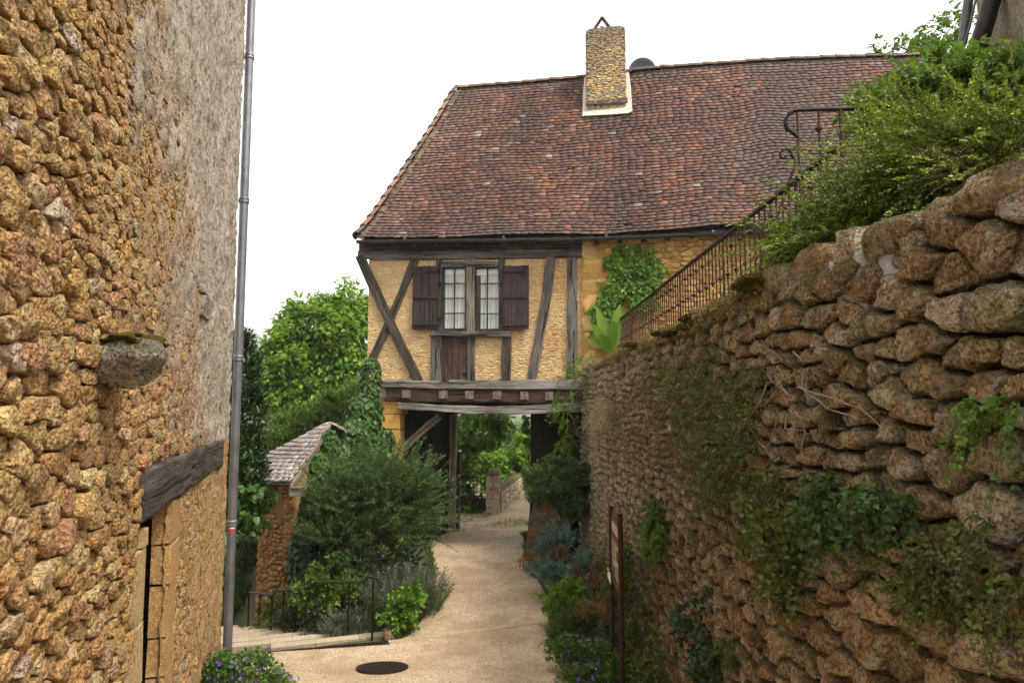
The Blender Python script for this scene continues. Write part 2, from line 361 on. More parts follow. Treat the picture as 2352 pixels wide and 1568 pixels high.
def tube_arrays(polys, sides=5):
    """polys: list of (points (n,3), radii (n,)). -> V, quads"""
    Vs, Fs, off = [], [], 0; groups = {}
    for P, r in polys: groups.setdefault(len(P), []).append((P, r))
    for n, gl in groups.items():
        B = len(gl); P = np.array([g[0] for g in gl], float); r = np.array([np.broadcast_to(np.asarray(g[1], float), (n,)) for g in gl])
        T = np.gradient(P, axis=1); T /= np.maximum(np.linalg.norm(T, axis=2, keepdims=True), 1e-9)
        ref = np.where(np.abs(T[..., 2:3]) > .9, np.array([1., 0, 0]), np.array([0, 0, 1.]))
        A = np.cross(T, ref); A /= np.maximum(np.linalg.norm(A, axis=2, keepdims=True), 1e-9); Bn = np.cross(T, A); th = np.arange(sides) / sides * 2 * math.pi
        ring = P[:, :, None] + r[:, :, None, None] * (A[:, :, None] * np.cos(th)[None, None, :, None] + Bn[:, :, None] * np.sin(th)[None, None, :, None])
        Vs.append(ring.reshape(-1, 3)); i = np.arange(n - 1)[:, None] * sides; j = np.arange(sides)[None]; j2 = (j + 1) % sides
        f = np.stack([i + j, i + j2, i + sides + j2, i + sides + j], -1).reshape(-1, 4)
        Fs.append((f[None] + (np.arange(B) * n * sides)[:, None, None]).reshape(-1, 4) + off); off += B * n * sides
    return np.concatenate(Vs), np.concatenate(Fs)
def tubes(name, polys, mat, parent=None, sides=5, smooth=True, center=False):
    V, T = tube_arrays(polys, sides); return obj(name, V, T, mat, parent, center=center, smooth=smooth)
def lathe(name, base, prof, mat, parent=None, sides=16, axis=(0, 0, 1), smooth=True, center=False, col=None):
    base = np.asarray(base, float); ax = np.asarray(axis, float); ax /= np.linalg.norm(ax)
    ref = np.array([1., 0, 0]) if abs(ax[0]) < .9 else np.array([0, 1., 0]); A = np.cross(ax, ref); A /= np.linalg.norm(A); B = np.cross(ax, A)
    V = []; Fc = []
    for (r, z) in prof:
        for k in range(sides):
            t = 2 * math.pi * k / sides; V.append(base + ax * z + r * (A * math.cos(t) + B * math.sin(t)))
    for i in range(len(prof) - 1):
        for k in range(sides):
            k2 = (k + 1) % sides; Fc.append((i * sides + k, i * sides + k2, (i + 1) * sides + k2, (i + 1) * sides + k))
    Fc.append(tuple(range(sides - 1, -1, -1))); Fc.append(tuple((len(prof) - 1) * sides + k for k in range(sides)))
    return obj(name, V, Fc, mat, parent, center=center, smooth=smooth, col=col if col is not None else (1, 1, 1))

# ------------------------------------------------------------------ rubble masonry
def cells(s0, s1, t0, t1, rowh, wid, seed, aniso=1.5, jit=.28, big=(), keep=None):
    """Irregular coursed cells (Voronoi of jittered rows) -> list of (centre, edge normals, edge offsets)."""
    r = np.random.default_rng(seed); pts = []; t = t0
    while t < t1:
        h = r.uniform(*rowh); s = s0 - r.uniform(0, wid[1])
        while s < s1:
            wd = wid[0] + (wid[1] - wid[0]) * r.random() ** 1.6
            pts.append((s + wd / 2 + r.normal(0, jit * .15 * wd), t + h / 2 + r.normal(0, jit * h * .6) + .02 * math.sin(s * 3.1 + t * 2))); s += wd
        t += h
    pts = np.array(pts); bigr = []
    for (bs, bt, bw, bh) in big:
        d = ((pts[:, 0] - bs) / (bw * .62)) ** 2 + ((pts[:, 1] - bt) / (bh * .62)) ** 2; pts = pts[d > 1]; pts = np.concatenate([pts, [[bs, bt]]])
    Q = pts * np.array([1, aniso]); kd = kdtree.KDTree(len(Q))
    for i, q in enumerate(Q): kd.insert((q[0], q[1], 0), i)
    kd.balance(); out = []; kp = keep(pts[:, 0], pts[:, 1]) if keep is not None else np.ones(len(pts), bool)
    kp = kp & (pts[:, 0] > s0) & (pts[:, 0] < s1) & (pts[:, 1] > t0) & (pts[:, 1] < t1)
    for i, q in enumerate(Q):
        if not kp[i]: continue
        xa, xb, ya, yb = max(-.6, s0 - q[0]), min(.6, s1 - q[0]), max(-.6, t0 * aniso - q[1]), min(.6, t1 * aniso - q[1])
        poly = [(xa, ya), (xb, ya), (xb, yb), (xa, yb)]
        for (co, j, dist) in kd.find_n((q[0], q[1], 0), 19):
            if j == i or dist < 1e-6: continue
            nx, ny = (co[0] - q[0]) / dist, (co[1] - q[1]) / dist; c = dist / 2
            new = []; L_ = len(poly)
            for k in range(L_):
                a, b = poly[k], poly[(k + 1) % L_]; da = a[0] * nx + a[1] * ny - c; db = b[0] * nx + b[1] * ny - c
                if da <= 0: new.append(a)
                if (da < 0) != (db < 0):
                    u = da / (da - db); new.append((a[0] + (b[0] - a[0]) * u, a[1] + (b[1] - a[1]) * u))
            poly = new
            if len(poly) < 3: break
        if len(poly) < 3: continue
        P = np.array(poly); P[:, 1] /= aniso; c = P.mean(0)
        out.append((pts[i] + c, P - c))
    return out
def stone_mesh(cl, frame, K=14, gap=.006, proud=(.015, .04), round_p=7, noise=.12, seed=0, sink=.06, prof=None, nscale=1.0, facet=0.0, rj=.06, pmul=1.0):
    """cells -> vertices (S, K*R+1, 3) in world space and one triangle template. frame(s,t,d) -> world."""
    r = np.random.default_rng(seed); S = len(cl); prof = prof or [(1.0, -1), (.99, .35), (.93, .78), (.72, 1.0), (.38, 1.04)]
    Rn = len(prof); cs = np.array([c for c, _ in cl]); rad = np.zeros((S, K)); dirs = np.zeros((S, K, 2)); ext = np.zeros((S, 2))
    th = np.arange(K) / K * 2 * math.pi
    for i, (c, P) in enumerate(cl):
        ex = np.abs(P).max(0); ext[i] = ex; d = np.stack([np.cos(th) * ex[0], np.sin(th) * ex[1]], 1); d /= np.linalg.norm(d, axis=1, keepdims=True)
        e = np.roll(P, -1, 0) - P; n = np.stack([e[:, 1], -e[:, 0]], 1); ln = np.linalg.norm(n, axis=1); ok = ln > 1e-5; n = n[ok] / ln[ok][:, None]
        off = (n * P[ok]).sum(1); g = min(gap, .3 * off.min()) if len(off) else gap; off = np.maximum(off - g, .002)
        q = np.maximum(d @ n.T, 0) / off; rad[i] = (q ** round_p).sum(1) ** (-1 / round_p); dirs[i] = d
    size = np.sqrt(ext[:, 0] * ext[:, 1]) * 2
    rad *= 1 + rj * r.normal(0, 1, rad.shape)
    pr = r.uniform(proud[0], proud[1], S) * np.clip(size / .09, .6, 1.6) * pmul; tilt = r.normal(0, .12, (S, 2))
    V = np.zeros((S, K * Rn + 1, 3))
    for k, (f, h) in enumerate(prof):
        p = cs[:, None] + dirs * (rad * f)[..., None]
        d = (np.full((S, K), -sink) if h < 0 else pr[:, None] * h + (dirs * (rad * f)[..., None] * tilt[:, None]).sum(-1) * min(1, h))
        V[:, k * K:(k + 1) * K] = np.stack([p[..., 0], p[..., 1], d], -1)
    V[:, -1] = np.stack([cs[:, 0], cs[:, 1], pr * 1.04], -1)
    if facet:                                  # random chipped planes
        loc = (V[..., :2] - cs[:, None]) / (size[:, None, None] * .5 + 1e-6)
        for k in range(5):
            an = r.uniform(0, 2 * math.pi, S); sl = r.uniform(.25, 1.1, S) * facet; off = r.uniform(.45, 1.05, S)
            pln = pr[:, None] * (1 + sl[:, None] * (off[:, None] - (loc[..., 0] * np.cos(an)[:, None] + loc[..., 1] * np.sin(an)[:, None])) * 1.1)
            V[:, K:, 2] = np.minimum(V[:, K:, 2], np.maximum(pln[:, K:], -sink * .5))
    q = V.copy(); am = noise * size[:, None]
    oc = 4 if K > 20 else 3
    nz = np.stack([fbm(q + 7.1, 2.2 * nscale / .06, 2, seed + 3), fbm(q + 31.7, 2.2 * nscale / .06, 2, seed + 5), fbm(q + 77.3, 1.6 * nscale / .06, oc, seed + 9) - .6 * np.abs(vnoise(q + 12.3, 2.6 * nscale / .06, seed + 15))], -1)
    V[:, K:, :2] += nz[:, K:, :2] * am[..., None] * .35; V[:, K:, 2] += nz[:, K:, 2] * am * .55
    W = frame(V[..., 0], V[..., 1], V[..., 2]); T = []
    for k in range(Rn - 1):
        for j in range(K):
            a, b = k * K + j, k * K + (j + 1) % K; T += [(a, b, b + K), (a, b + K, a + K)]
    for j in range(K): T.append(((Rn - 1) * K + j, (Rn - 1) * K + (j + 1) % K, Rn * K))
    return W, np.array(T), cs, size
def palette(n, cols, wts, seed, var=.16):
    r = np.random.default_rng(seed); cols = np.array(cols); wts = np.array(wts, float)
    c = cols[r.choice(len(cols), n, p=wts / wts.sum())]; return np.clip(c * (1 + r.normal(0, var, (n, 1))) * (1 + r.normal(0, .05, (n, 3))), .01, .9)
def place_pieces(W, T, col, mat, parent, name, rest, top=300, smooth=True, gco=False):
    """The pieces that show largest become objects of their own, the rest one mesh."""
    S = len(W); ctr = W.mean(1); px = proj(W.reshape(-1, 3)).reshape(S, -1, 2); e = px.max(1) - px.min(1)
    vis = (ctr[:, 1] > .3) & (px[..., 0].max(1) > 0) & (px[..., 0].min(1) < 2352) & (px[..., 1].max(1) > 0) & (px[..., 1].min(1) < 1568)
    ar = np.where(vis, e[:, 0] * e[:, 1], -1); order = np.argsort(-ar); solo = order[:top]; solo = solo[ar[solo] > 0]; solo_s = set(solo.tolist())
    base = WL[parent]; Cn = np.repeat(col[:, None], W.shape[1], 1) if col.ndim == 2 else col
    for i in solo:
        c = ctr[i]; link(name, mesh(name, W[i] - c, T, mat, col=Cn[i], smooth=smooth), parent, tuple(c - base))
    left = np.array([i for i in range(S) if i not in solo_s])
    if len(left):
        nv = W.shape[1]; Tall = (T[None] + (np.arange(len(left)) * nv)[:, None, None]).reshape(-1, T.shape[1])
        tag(link(rest, mesh(rest, W[left].reshape(-1, 3) - base, Tall, mat, col=Cn[left].reshape(-1, 3), smooth=smooth), parent), kind='stuff')
    return
def boulder(name, c, size, mat, parent=None, seed=0, col=(.3, .25, .2), sub=3, rough=.18, boxy=.55, rotz=0):
    import bmesh
    bm = bmesh.new(); bmesh.ops.create_icosphere(bm, subdivisions=sub, radius=1.0); V = np.array([v.co[:] for v in bm.verts]); T = np.array([[v.index for v in f.verts] for f in bm.faces]); bm.free()
    m = np.abs(V).max(1, keepdims=True); V = V * (1 - boxy) + boxy * V / m * .82
    V = V * (1 + rough * fbm(V + seed * 3.7, 1.3, 4, seed)[:, None]); V = V * np.array(size) * .5
    cr, sr = math.cos(rotz), math.sin(rotz); V = np.stack([V[:, 0] * cr - V[:, 1] * sr, V[:, 0] * sr + V[:, 1] * cr, V[:, 2]], 1) + np.asarray(c)
    return obj(name, V, T, mat, parent, center=True, col=np.array(col), smooth=True)

# ------------------------------------------------------------------ leaves
def unit(v): return v / np.maximum(np.linalg.norm(v, axis=-1, keepdims=True), 1e-9)
def leaf_arrays(P, D, U, Ln, Wd, fold=.18, droop=.12, shape='d'):
    N = len(P); D = unit(D); S = unit(np.cross(D, U)); U = np.cross(S, D); Ln = np.broadcast_to(Ln, (N,))[:, None]; Wd = np.broadcast_to(Wd, (N,))[:, None]
    if shape == 'd':
        V = np.stack([P, P + D * Ln * .42 + S * Wd * .5 + U * Wd * fold, P + D * Ln - U * Ln * droop, P + D * Ln * .42 - S * Wd * .5 + U * Wd * fold], 1)
        T = np.array([(0, 1, 2), (0, 2, 3)])
    else:                                      # 'h': broad heart/lobed leaf
        V = np.stack([P, P + D * Ln * .18 + S * Wd * .5 + U * Wd * fold, P + D * Ln * .62 + S * Wd * .40 + U * Wd * fold * .6, P + D * Ln - U * Ln * droop,
                      P + D * Ln * .62 - S * Wd * .40 + U * Wd * fold * .6, P + D * Ln * .18 - S * Wd * .5 + U * Wd * fold], 1)
        T = np.array([(0, 1, 2), (0, 2, 3), (0, 3, 4), (0, 4, 5)])
    return V.reshape(-1, 3), (T[None] + (np.arange(N) * V.shape[1])[:, None, None]).reshape(-1, 3)
def leaf_obj(name, P, D, U, Ln, Wd, mat, parent=None, **k):
    V, T = leaf_arrays(P, D, U, Ln, Wd, **k); return obj(name, V, T, mat, parent)
def rand_dirs(n, r): return unit(r.normal(0, 1, (n, 3)))
def sprays(starts, dirs, lens, r, n=24, droop=.35, wob=.12, up=0.0):
    """curved twigs -> points (B,n,3), tangents"""
    B = len(starts); t = np.linspace(0, 1, n)[None, :, None]; d = unit(dirs); side = unit(np.cross(d, rand_dirs(B, r)))
    P = starts[:, None] + d[:, None] * lens[:, None, None] * t + np.array([0, 0, -1.]) * (droop * lens)[:, None, None] * t ** 2 + np.array([0, 0, 1.]) * up * lens[:, None, None] * t ** 2 + side[:, None] * (wob * lens * r.normal(0, 1, B))[:, None, None] * t ** 2
    return P, unit(np.gradient(P, axis=1))
def spray_plant(name, label, cat, base, starts, dirs, lens, mat, r, leaf=(.02, .012), n=24, droop=.35, up=0.0, twig_r=.0025, twig_mat='twig', group=None, skip=.15, flat=.4, shape='d', every=1, trunks=(), wob=.12, leafname='foliage', ang=.9):
    root = thing(name, label, cat, base, group)
    P, T = sprays(starts, dirs, lens, r, n, droop, wob, up); B = len(starts)
    k0 = int(n * skip); Pl = P[:, k0:].reshape(-1, 3); Tl = T[:, k0:].reshape(-1, 3); N = len(Pl)
    U = unit(np.array([0, 0, 1.]) * flat + rand_dirs(N, r) * (1 - flat) + 1e-6); S = unit(np.cross(Tl, U)); Ps, Ds, Us = [], [], []
    for sg in (1, -1):
        Ds.append(unit(Tl * ang + S * sg + rand_dirs(N, r) * .35)); Ps.append(Pl + rand_dirs(N, r) * leaf[0] * .15); Us.append(unit(U + rand_dirs(N, r) * .4))
    Ps, Ds, Us = np.concatenate(Ps), np.concatenate(Ds), np.concatenate(Us); sz = r.uniform(.65, 1.25, len(Ps))
    leaf_obj(leafname, Ps, Ds, Us, leaf[0] * sz, leaf[1] * sz, M[mat], root, shape=shape)
    step = max(1, B // 450); idx = np.arange(0, B, step)
    polys = [(P[i, ::max(1, n // 6)], np.linspace(twig_r, twig_r * .35, len(P[i, ::max(1, n // 6)]))) for i in idx] + list(trunks)
    tag(tubes('branches', polys, M[twig_mat], root, 4), kind='stuff'); return root
def in_ellipsoids(n, els, r, surf=.55):
    """points inside/near the surface of ellipsoids [(c, radii, weight)] with outward normals"""
    wt = np.array([e[2] for e in els], float); k = r.choice(len(els), n, p=wt / wt.sum()); d = rand_dirs(n, r); c = np.array([e[0] for e in els])[k]; a = np.array([e[1] for e in els])[k]
    rr = (surf + (1 - surf) * r.random((n, 1))) ; P = c + d * a * rr; return P, unit(d / a)
def clump_crown(name, parent, els, mat, r, clumps=400, per=45, spread=.35, leaf=(.16, .09), surf=.6, down=.35, shape='d', out=.6):
    Pc, Nc = in_ellipsoids(clumps, els, r, surf); Pn = np.repeat(Pc, per, 0); Nn = np.repeat(Nc, per, 0); N = len(Pn)
    off = rand_dirs(N, r) * (r.random((N, 1)) ** .5) * spread * np.repeat(r.uniform(.6, 1.25, (clumps, 1)), per, 0); off[:, 2] *= .75
    D = unit(Nn * out + rand_dirs(N, r) * .7 + np.array([0, 0, -down])); U = unit(Nn * .5 + np.array([0, 0, .9]) + rand_dirs(N, r) * .55); sz = r.uniform(.6, 1.3, N)
    return leaf_obj(name, Pn + off, D, U, leaf[0] * sz, leaf[1] * sz, M[mat], parent, shape=shape)
def limb_set(base, tips, r, r0=.12, knots=6, wob=.08):
    polys = []
    for t in tips:
        s = np.linspace(0, 1, knots)[:, None]; P = np.asarray(base) * (1 - s) + np.asarray(t) * s + np.array([0, 0, 1.]) * .12 * np.linalg.norm(np.asarray(t) - base) * (s * (1 - s)) * 2
        P[1:-1] += r.normal(0, wob, (knots - 2, 3)); polys.append((P, np.linspace(r0, r0 * .2, knots)))
    return polys
# ================================================================== ground
RD = np.array([-.677, .736]); RNm = np.array([-.736, -.677]); R0 = np.array([-1.72, 9.12])   # handrail line beside the steps
SD = np.array([-.33, .944]); S0 = np.array([-2.40, 8.98])                                     # the way the steps go down
def hz(y):
    t = 1.35 - .16 * np.asarray(y, float); return .5 * (t + np.sqrt(t * t + .012)) - .01
def gz(x, y):
    x = np.asarray(x, float); y = np.asarray(y, float)
    side = (x - R0[0]) * RNm[0] + (y - R0[1]) * RNm[1]; q = (x - S0[0]) * SD[0] + (y - S0[1]) * SD[1]
    drop = .25 * np.clip(q - .1, 0, 7) * sstep(-.75, .05, side) * sstep(.05, .5, q)
    far = 2.2 * sstep(14.5, 22, y) * sstep(-4.2, -8, x) + 1.2 * sstep(-5.5, -9, x) * sstep(8, 12, y)
    return hz(y) - drop - far
def ground_at(px, py, dz=0.0):
    d = ray(px, py); y = 8.0
    for _ in range(40):
        y = y + .5 * ((hz(y) + dz - CZ) / d[2] - y)
    return np.array([d[0] * y, y, hz(y) + dz])
xs = np.concatenate([np.array([-1900, -600, -300, -120, -60, -30, -18]), np.arange(-12, 8.01, .25), np.array([12, 20, 40, 90, 300, 1900])])
ys = np.concatenate([np.array([-18, -9, -4]), np.arange(-1, 28.01, .25), np.array([32, 40, 55, 80, 130, 250, 600, 1550])])
X, Yg = np.meshgrid(xs, ys); Z = gz(X, Yg) + .03 * fbm(np.stack([X, Yg, X * 0], -1), .8, 3) * (np.abs(X) < 14) - .03
Z = Z - 3.5 * sstep(30, 120, Yg)
nx = len(xs); ii = (np.arange(len(ys) - 1)[:, None] * nx + np.arange(nx - 1)[None]).ravel()
tag(obj('ground', np.stack([X, Yg, Z], -1), np.stack([ii, ii + 1, ii + nx + 1, ii + nx], 1), M['ground'], smooth=True), kind='structure')

def strip(name, left, right, ys, dz, mat, kind='structure', parent=None, nx=14):
    """sheet between two edges given as (Y -> x) tables, following the ground"""
    lx = np.interp(ys, [p[1] for p in left], [p[0] for p in left]); rx = np.interp(ys, [p[1] for p in right], [p[0] for p in right])
    t = np.linspace(0, 1, nx)[None]; X = lx[:, None] * (1 - t) + rx[:, None] * t; Yv = np.repeat(ys[:, None], nx, 1)
    V = np.stack([X, Yv, hz(Yv) + dz + .006 * vnoise(np.stack([X, Yv, X * 0], -1), 1.2, 5)], -1)
    ii = (np.arange(len(ys) - 1)[:, None] * nx + np.arange(nx - 1)[None]).ravel()
    return tag(obj(name, V, np.stack([ii, ii + 1, ii + nx + 1, ii + nx], 1), mat, parent, smooth=True), kind=kind)
pl = [ground_at(*p) for p in ((905, 1474), (940, 1462), (968, 1428), (992, 1375), (1000, 1320), (992, 1270), (985, 1235))]
pr = [ground_at(*p) for p in ((1300, 1560), (1262, 1480), (1262, 1425), (1255, 1370), (1222, 1310), (1206, 1265), (1200, 1225))]
path_l = [(-1.05, 0.0), (-2.0, 4.0), (-3.25, 8.55), (-3.1, 8.66), (-1.55, 8.98), (pl[0][0], max(9.0, pl[0][1]))] + [(p[0], p[1]) for p in pl[1:]] + [(-1.7, 17.4)]
path_r = [(1.0, 0.0), (.95, 6.0)] + [(p[0], p[1]) for p in pr] + [(.62, 17.4)]
yy = np.unique(np.concatenate([np.arange(.5, 17.4, .12), [8.55, 8.66, 8.98, 9.0], [17.4]]))
tag(strip('path', path_l, path_r, yy, .012, M['path']), kind='structure')
tag(strip('gravel_yard', [(-6, 17.4), (-8, 21), (-2, 27)], [(2.5, 17.4), (3, 27)], np.arange(17.41, 27, .4), .008, M['gravel']), kind='structure')

# light stone strip across the path, each piece of it a slab
seam = thing('paving_seam', 'narrow pale stone band crossing the sand-coloured path from the drain', 'paving band', (0, 9.2, 0))
a, b = ground_at(893, 1479), ground_at(1262, 1431)
cuts = [0, .2, .44, .62, .82, 1.0]
for k in range(5):
    p, q = a + (b - a) * (cuts[k] + .004), a + (b - a) * (cuts[k + 1] - .004); p[1] += random.uniform(-.012, .012)
    u = (q - p); n = np.array([-u[1], u[0], 0]); n /= np.linalg.norm(n)
    z0 = hz(p[1]) - .03; z1 = hz(q[1]) - .03; p[2] = z0; q[2] = z1
    boxo('paving_slab', p, q - p, n * .085, (0, 0, .052), M['col'], seam, col=(.50, .39, .24), center=True)
# channel drain, its bars one by one
dr0, dr1 = ground_at(598, 1503), ground_at(891, 1479); u = (dr1 - dr0); Ld = np.linalg.norm(u[:2]); u = np.array([u[0], u[1], 0]) / Ld; n = np.array([-u[1], u[0], 0])
drain = thing('channel_drain', 'dark slotted channel drain along the top stone of the steps', 'drain', (dr0[0], dr0[1], 0))
g0 = np.array([dr0[0], dr0[1], .0])
boxo('channel', g0 - n * .02 + np.array([0, 0, -.06]), u * Ld, n * .12, (0, 0, .070), M['dark'], drain)
for k in (0, 1): boxo('rail', g0 + n * (-.025 + k * .118) + np.array([0, 0, -.02]), u * Ld, n * .014, (0, 0, .048), M['cast'], drain)
bar = None
for k in range(int(Ld / .05)):
    p = g0 + u * (k * .05 + .01)
    if bar is None: bar = boxo('bar', p + n * -.011 + np.array([0, 0, -.004]), u * .022, n * .104, (0, 0, .028), M['cast'], drain, center=True)
    else: o2 = bar.copy(); C.objects.link(o2); o2.location = Vector(bar.location) + Vector(u * (k * .05))
def manhole(name, label, c, rad, slope=True):
    t = thing(name, label, 'manhole cover', tuple(c)); th = math.atan(.16) if c[1] < 8 else 0
    ax = (0, math.sin(th), math.cos(th)); lathe('rim', c + np.array([0, 0, -.02]), [(rad, 0), (rad, .040), (rad * .93, .040), (rad * .93, .034)], M['cast'], t, 40, ax, False)
    lathe('lid', c + np.array([0, 0, -.02]), [(rad * .915, 0), (rad * .915, .038)], M['cast'], t, 40, ax, False)
    mb = MB(); s = np.array([1, 0, 0]); f = np.cross(np.array(ax), s)
    for i in range(-6, 7):
        for j in range(-6, 7):
            if (i * i + j * j) * (rad / 7.5) ** 2 < (rad * .82) ** 2:
                q = c + s * i * rad / 7.5 + f * j * rad / 7.5 + np.array(ax) * .0172; mb.add(boxv(q, s * .02, f * .02, np.array(ax) * .005), BOXF)
    tag(mb.build('stud', M['cast'], t), kind='stuff')
manhole('manhole_cover', 'round dark manhole cover on the path in front of the drain', ground_at(878, 1534, .012), .29)
manhole('manhole_cover', 'manhole cover cut off by the bottom edge of the picture', ground_at(893, 1612, .012), .27)
manhole('manhole_cover', 'small manhole cover on the gravel beyond the passage', np.array([*ground_at(1280 * .91875 + 110, 1190)[:2], .01]), .30)

# ------------------------------------------------------------------ steps
steps = thing('stone_steps', 'shallow pale stone steps descending towards the round turret', 'steps', (S0[0], S0[1], 0))
ed = np.array([.944, .33]); lens_ = [(-.62, 1.02), (-1.15, .75), (-1.35, .42), (-1.5, .12), (-1.6, -.15), (-1.7, -.45), (-1.8, -.7)]
for k, (l0, l1) in enumerate(lens_):
    c = S0 + SD * (.13 + .60 * k) + np.array([-.08, 0]) * k; z = -.135 * k - (.0 if k == 0 else .0)
    p = np.array([*(c + ed * l0), z - .25]); E = np.array([*ed, 0]); D = np.array([*SD, 0])
    n = 3; cuts = np.linspace(0, l1 - l0, n + 1)
    for j in range(n):
        boxo('step_slab', p + E * (cuts[j] + .003), E * (cuts[j + 1] - cuts[j] - .006), D * .17, (0, 0, .262 + random.uniform(-.004, .004)), M['col'], steps, col=np.array((.47, .38, .26)) * random.uniform(.9, 1.1), center=True)
    obt = boxo('tread', p + D * .172 + np.array([0, 0, -.14]), E * (l1 - l0), D * .46, (0, 0, .255), M['path'], steps, center=True)
gr = thing('drain_grate', 'little dark slotted grate on the first tread of the steps', 'grate', tuple(np.array([*(S0 + SD * .62 + ed * .28), -.128])))
gp = np.array([*(S0 + SD * .60 + ed * .12), -.04]); E = np.array([*ed, 0]); D = np.array([*SD, 0])
for k in range(7): boxo('bar', gp + E * (.07 * k) + np.array([0, 0, -.10]), E * .05, D * .2, (0, 0, .012), M['cast'], gr, center=True)
boxo('frame', gp + E * -.02 - D * .02 + np.array([0, 0, -.115]), E * .52, D * .24, (0, 0, .017), M['cast'], gr)

# low kerb of the planting bed and handrail
kb = thing('bed_kerb', 'low stone kerb of the planting bed at the top of the steps', 'kerb', (-1.7, 9.2, 0))
for k in range(3):
    a = np.array([-1.70, 9.12, -.1]) + np.array([.10, .30, 0]) * k
    boulder('stone', a + np.array([.08, .18, .13]), (.16, .33, .26), M['stone_t'], kb, 31 + k, (.30, .22, .13), 2, .1, .8, .3)
hr = thing('handrail', 'thin dark iron handrail stepping down beside the shallow steps', 'handrail', (R0[0], R0[1], 0))
def rail_pt(px, py, Y): return at(px, py, Y)
posts = [(857, 1332, 1466, 9.25), (802, 1338, 1466, 9.62), (752, 1338, 1460, 10.0), (711, 1350, 1452, 10.36), (680, 1353, 1452, 10.68), (652, 1356, 1453, 11.0), (625, 1368, 1448, 11.3), (597, 1363, 1450, 11.62), (572, 1361, 1445, 12.0)]
for (px, yt, yb, Yd) in posts:
    a, b = at(px, yt, Yd), at(px, yb + 10, Yd); b[:2] = a[:2]; w_ = .022
    boxo('post', b - np.array([w_ / 2, w_ / 2, .1]), (w_, 0, 0), (0, w_, 0), (0, 0, a[2] - b[2] + .1), M['black_iron'], hr, center=True)
rl = [(874, 1350, 9.16), (873, 1336, 9.17), (866, 1328, 9.2), (855, 1325, 9.25), (847, 1325, 9.32), (834, 1336, 9.42), (802, 1337, 9.62), (752, 1337, 10.0), (724, 1336, 10.22), (715, 1348, 10.3), (680, 1353, 10.68), (652, 1355, 11.0), (636, 1356, 11.15), (627, 1366, 11.3), (597, 1362, 11.62), (572, 1360, 12.0)]
tubes('rail', [(np.array([at(*p) for p in rl]), .017)], M['black_iron'], hr, 8)

# ================================================================== the rubble stone building on the left
LX0 = -.935; dW = np.array([-.2935, .956, 0]); nW = np.array([.956, .2935, 0]); PW = np.array([LX0, 0, 0])
def fL(s, z, d):
    s = np.asarray(s, float); z = np.asarray(z, float); d = np.asarray(d, float)
    return PW + s[..., None] * dW + z[..., None] * np.array([0, 0, 1.]) + d[..., None] * nW
def sL(px, py=930):
    P = hit(px, py, PW, nW); return float(np.dot(P - PW, dW)), float(P[2])
SC = 9.31
lb = thing('stone_building', 'tall rough ochre rubble-stone building with a lintelled doorway', 'building', (LX0 + dW[0] * 5, dW[1] * 5, .3))
ds0, ds1 = sL(343)[0], sL(396)[0]; lin = [sL(318, 1078), sL(505, 1008), sL(505, 1068), sL(318, 1196)]
ltop = lambda s: np.interp(s, [lin[0][0], lin[1][0]], [lin[0][1], lin[1][1]])
lbot = lambda s: np.interp(s, [lin[3][0], lin[2][0]], [lin[3][1], lin[2][1]])
def in_lintel(s, z, m=0.0): return (s > lin[0][0] - m) & (s < lin[1][0] + m) & (z < ltop(s) + m) & (z > lbot(s) - m)
def in_door(s, z, m=0.0): return (s > ds0 - m) & (s < ds1 + m) & (z < lbot(s) + .02)
def render_mask(P, s, z):
    px = proj(P.reshape(-1, 3)).reshape(P.shape[:-1] + (2,))
    xb = np.interp(px[..., 1], [-200, 0, 250, 500, 800, 1000, 1150, 1500], [290, 330, 372, 415, 440, 425, 900, 900])
    n = fbm(P, 2.0, 4, 21) * 60 + fbm(P, 13.0, 3, 3) * 45
    m = sstep(-100, 80, px[..., 0] - xb + n)
    m2 = sstep(-10, 60, px[..., 0] - np.interp(px[..., 1], [1000, 1100, 1600], [470, 430, 438]) + n * .6) * (px[..., 1] > 1040) * .62 * (z < ltop(s))
    m3 = .75 * sstep(.25, .6, fbm(P + 5, 1.6, 3, 8)) * sstep(200, 300, px[..., 0])
    return np.maximum(np.maximum(m, m2), np.where(m3 > .1, m3 * .7, 0))
ss = np.arange(.9, SC + .001, .0445); zs = np.arange(-1.0, 9.6, .045); Sg, Zg = np.meshgrid(ss, zs)
P0 = fL(Sg, Zg, 0 * Sg); mk = render_mask(P0, Sg, Zg)
edge = sstep(SC - .25, SC, Sg) * .02
ppg = proj(P0.reshape(-1, 3)).reshape(P0.shape[:-1] + (2,)); dpg = np.clip(sstep(420, 120, ppg[..., 0]) * .65 + sstep(700, 1150, ppg[..., 1]) * .5 * sstep(520, 320, ppg[..., 0]), .12, 1)
Dg = -.003 - .024 * dpg + .026 * mk + .018 * fbm(P0, 9, 3, 4) + .016 * fbm(P0, 22, 2, 6) - edge
mort = np.array((.47, .285, .125)); rend = np.array((.52, .45, .365)); low = np.array((.64, .41, .17))
isup = (Zg > ltop(Sg) - .05)[..., None]
cg = mort * (1 - mk[..., None]) + np.where(isup, rend, low) * mk[..., None]
cg = cg * (1 + .22 * fbm(P0, 3, 3, 14)[..., None])
nx = len(ss); ii = (np.arange(len(zs) - 1)[:, None] * nx + np.arange(nx - 1)[None]); sm = Sg[:-1, :-1] + .022; zm = Zg[:-1, :-1] + .022
ii = ii[~(in_door(sm, zm, -.02))]
lw = obj('wall', fL(Sg, Zg, Dg), np.stack([ii, ii + 1, ii + nx + 1, ii + nx], 1), M['mortar'], lb, col=cg.reshape(-1, 3), smooth=True)
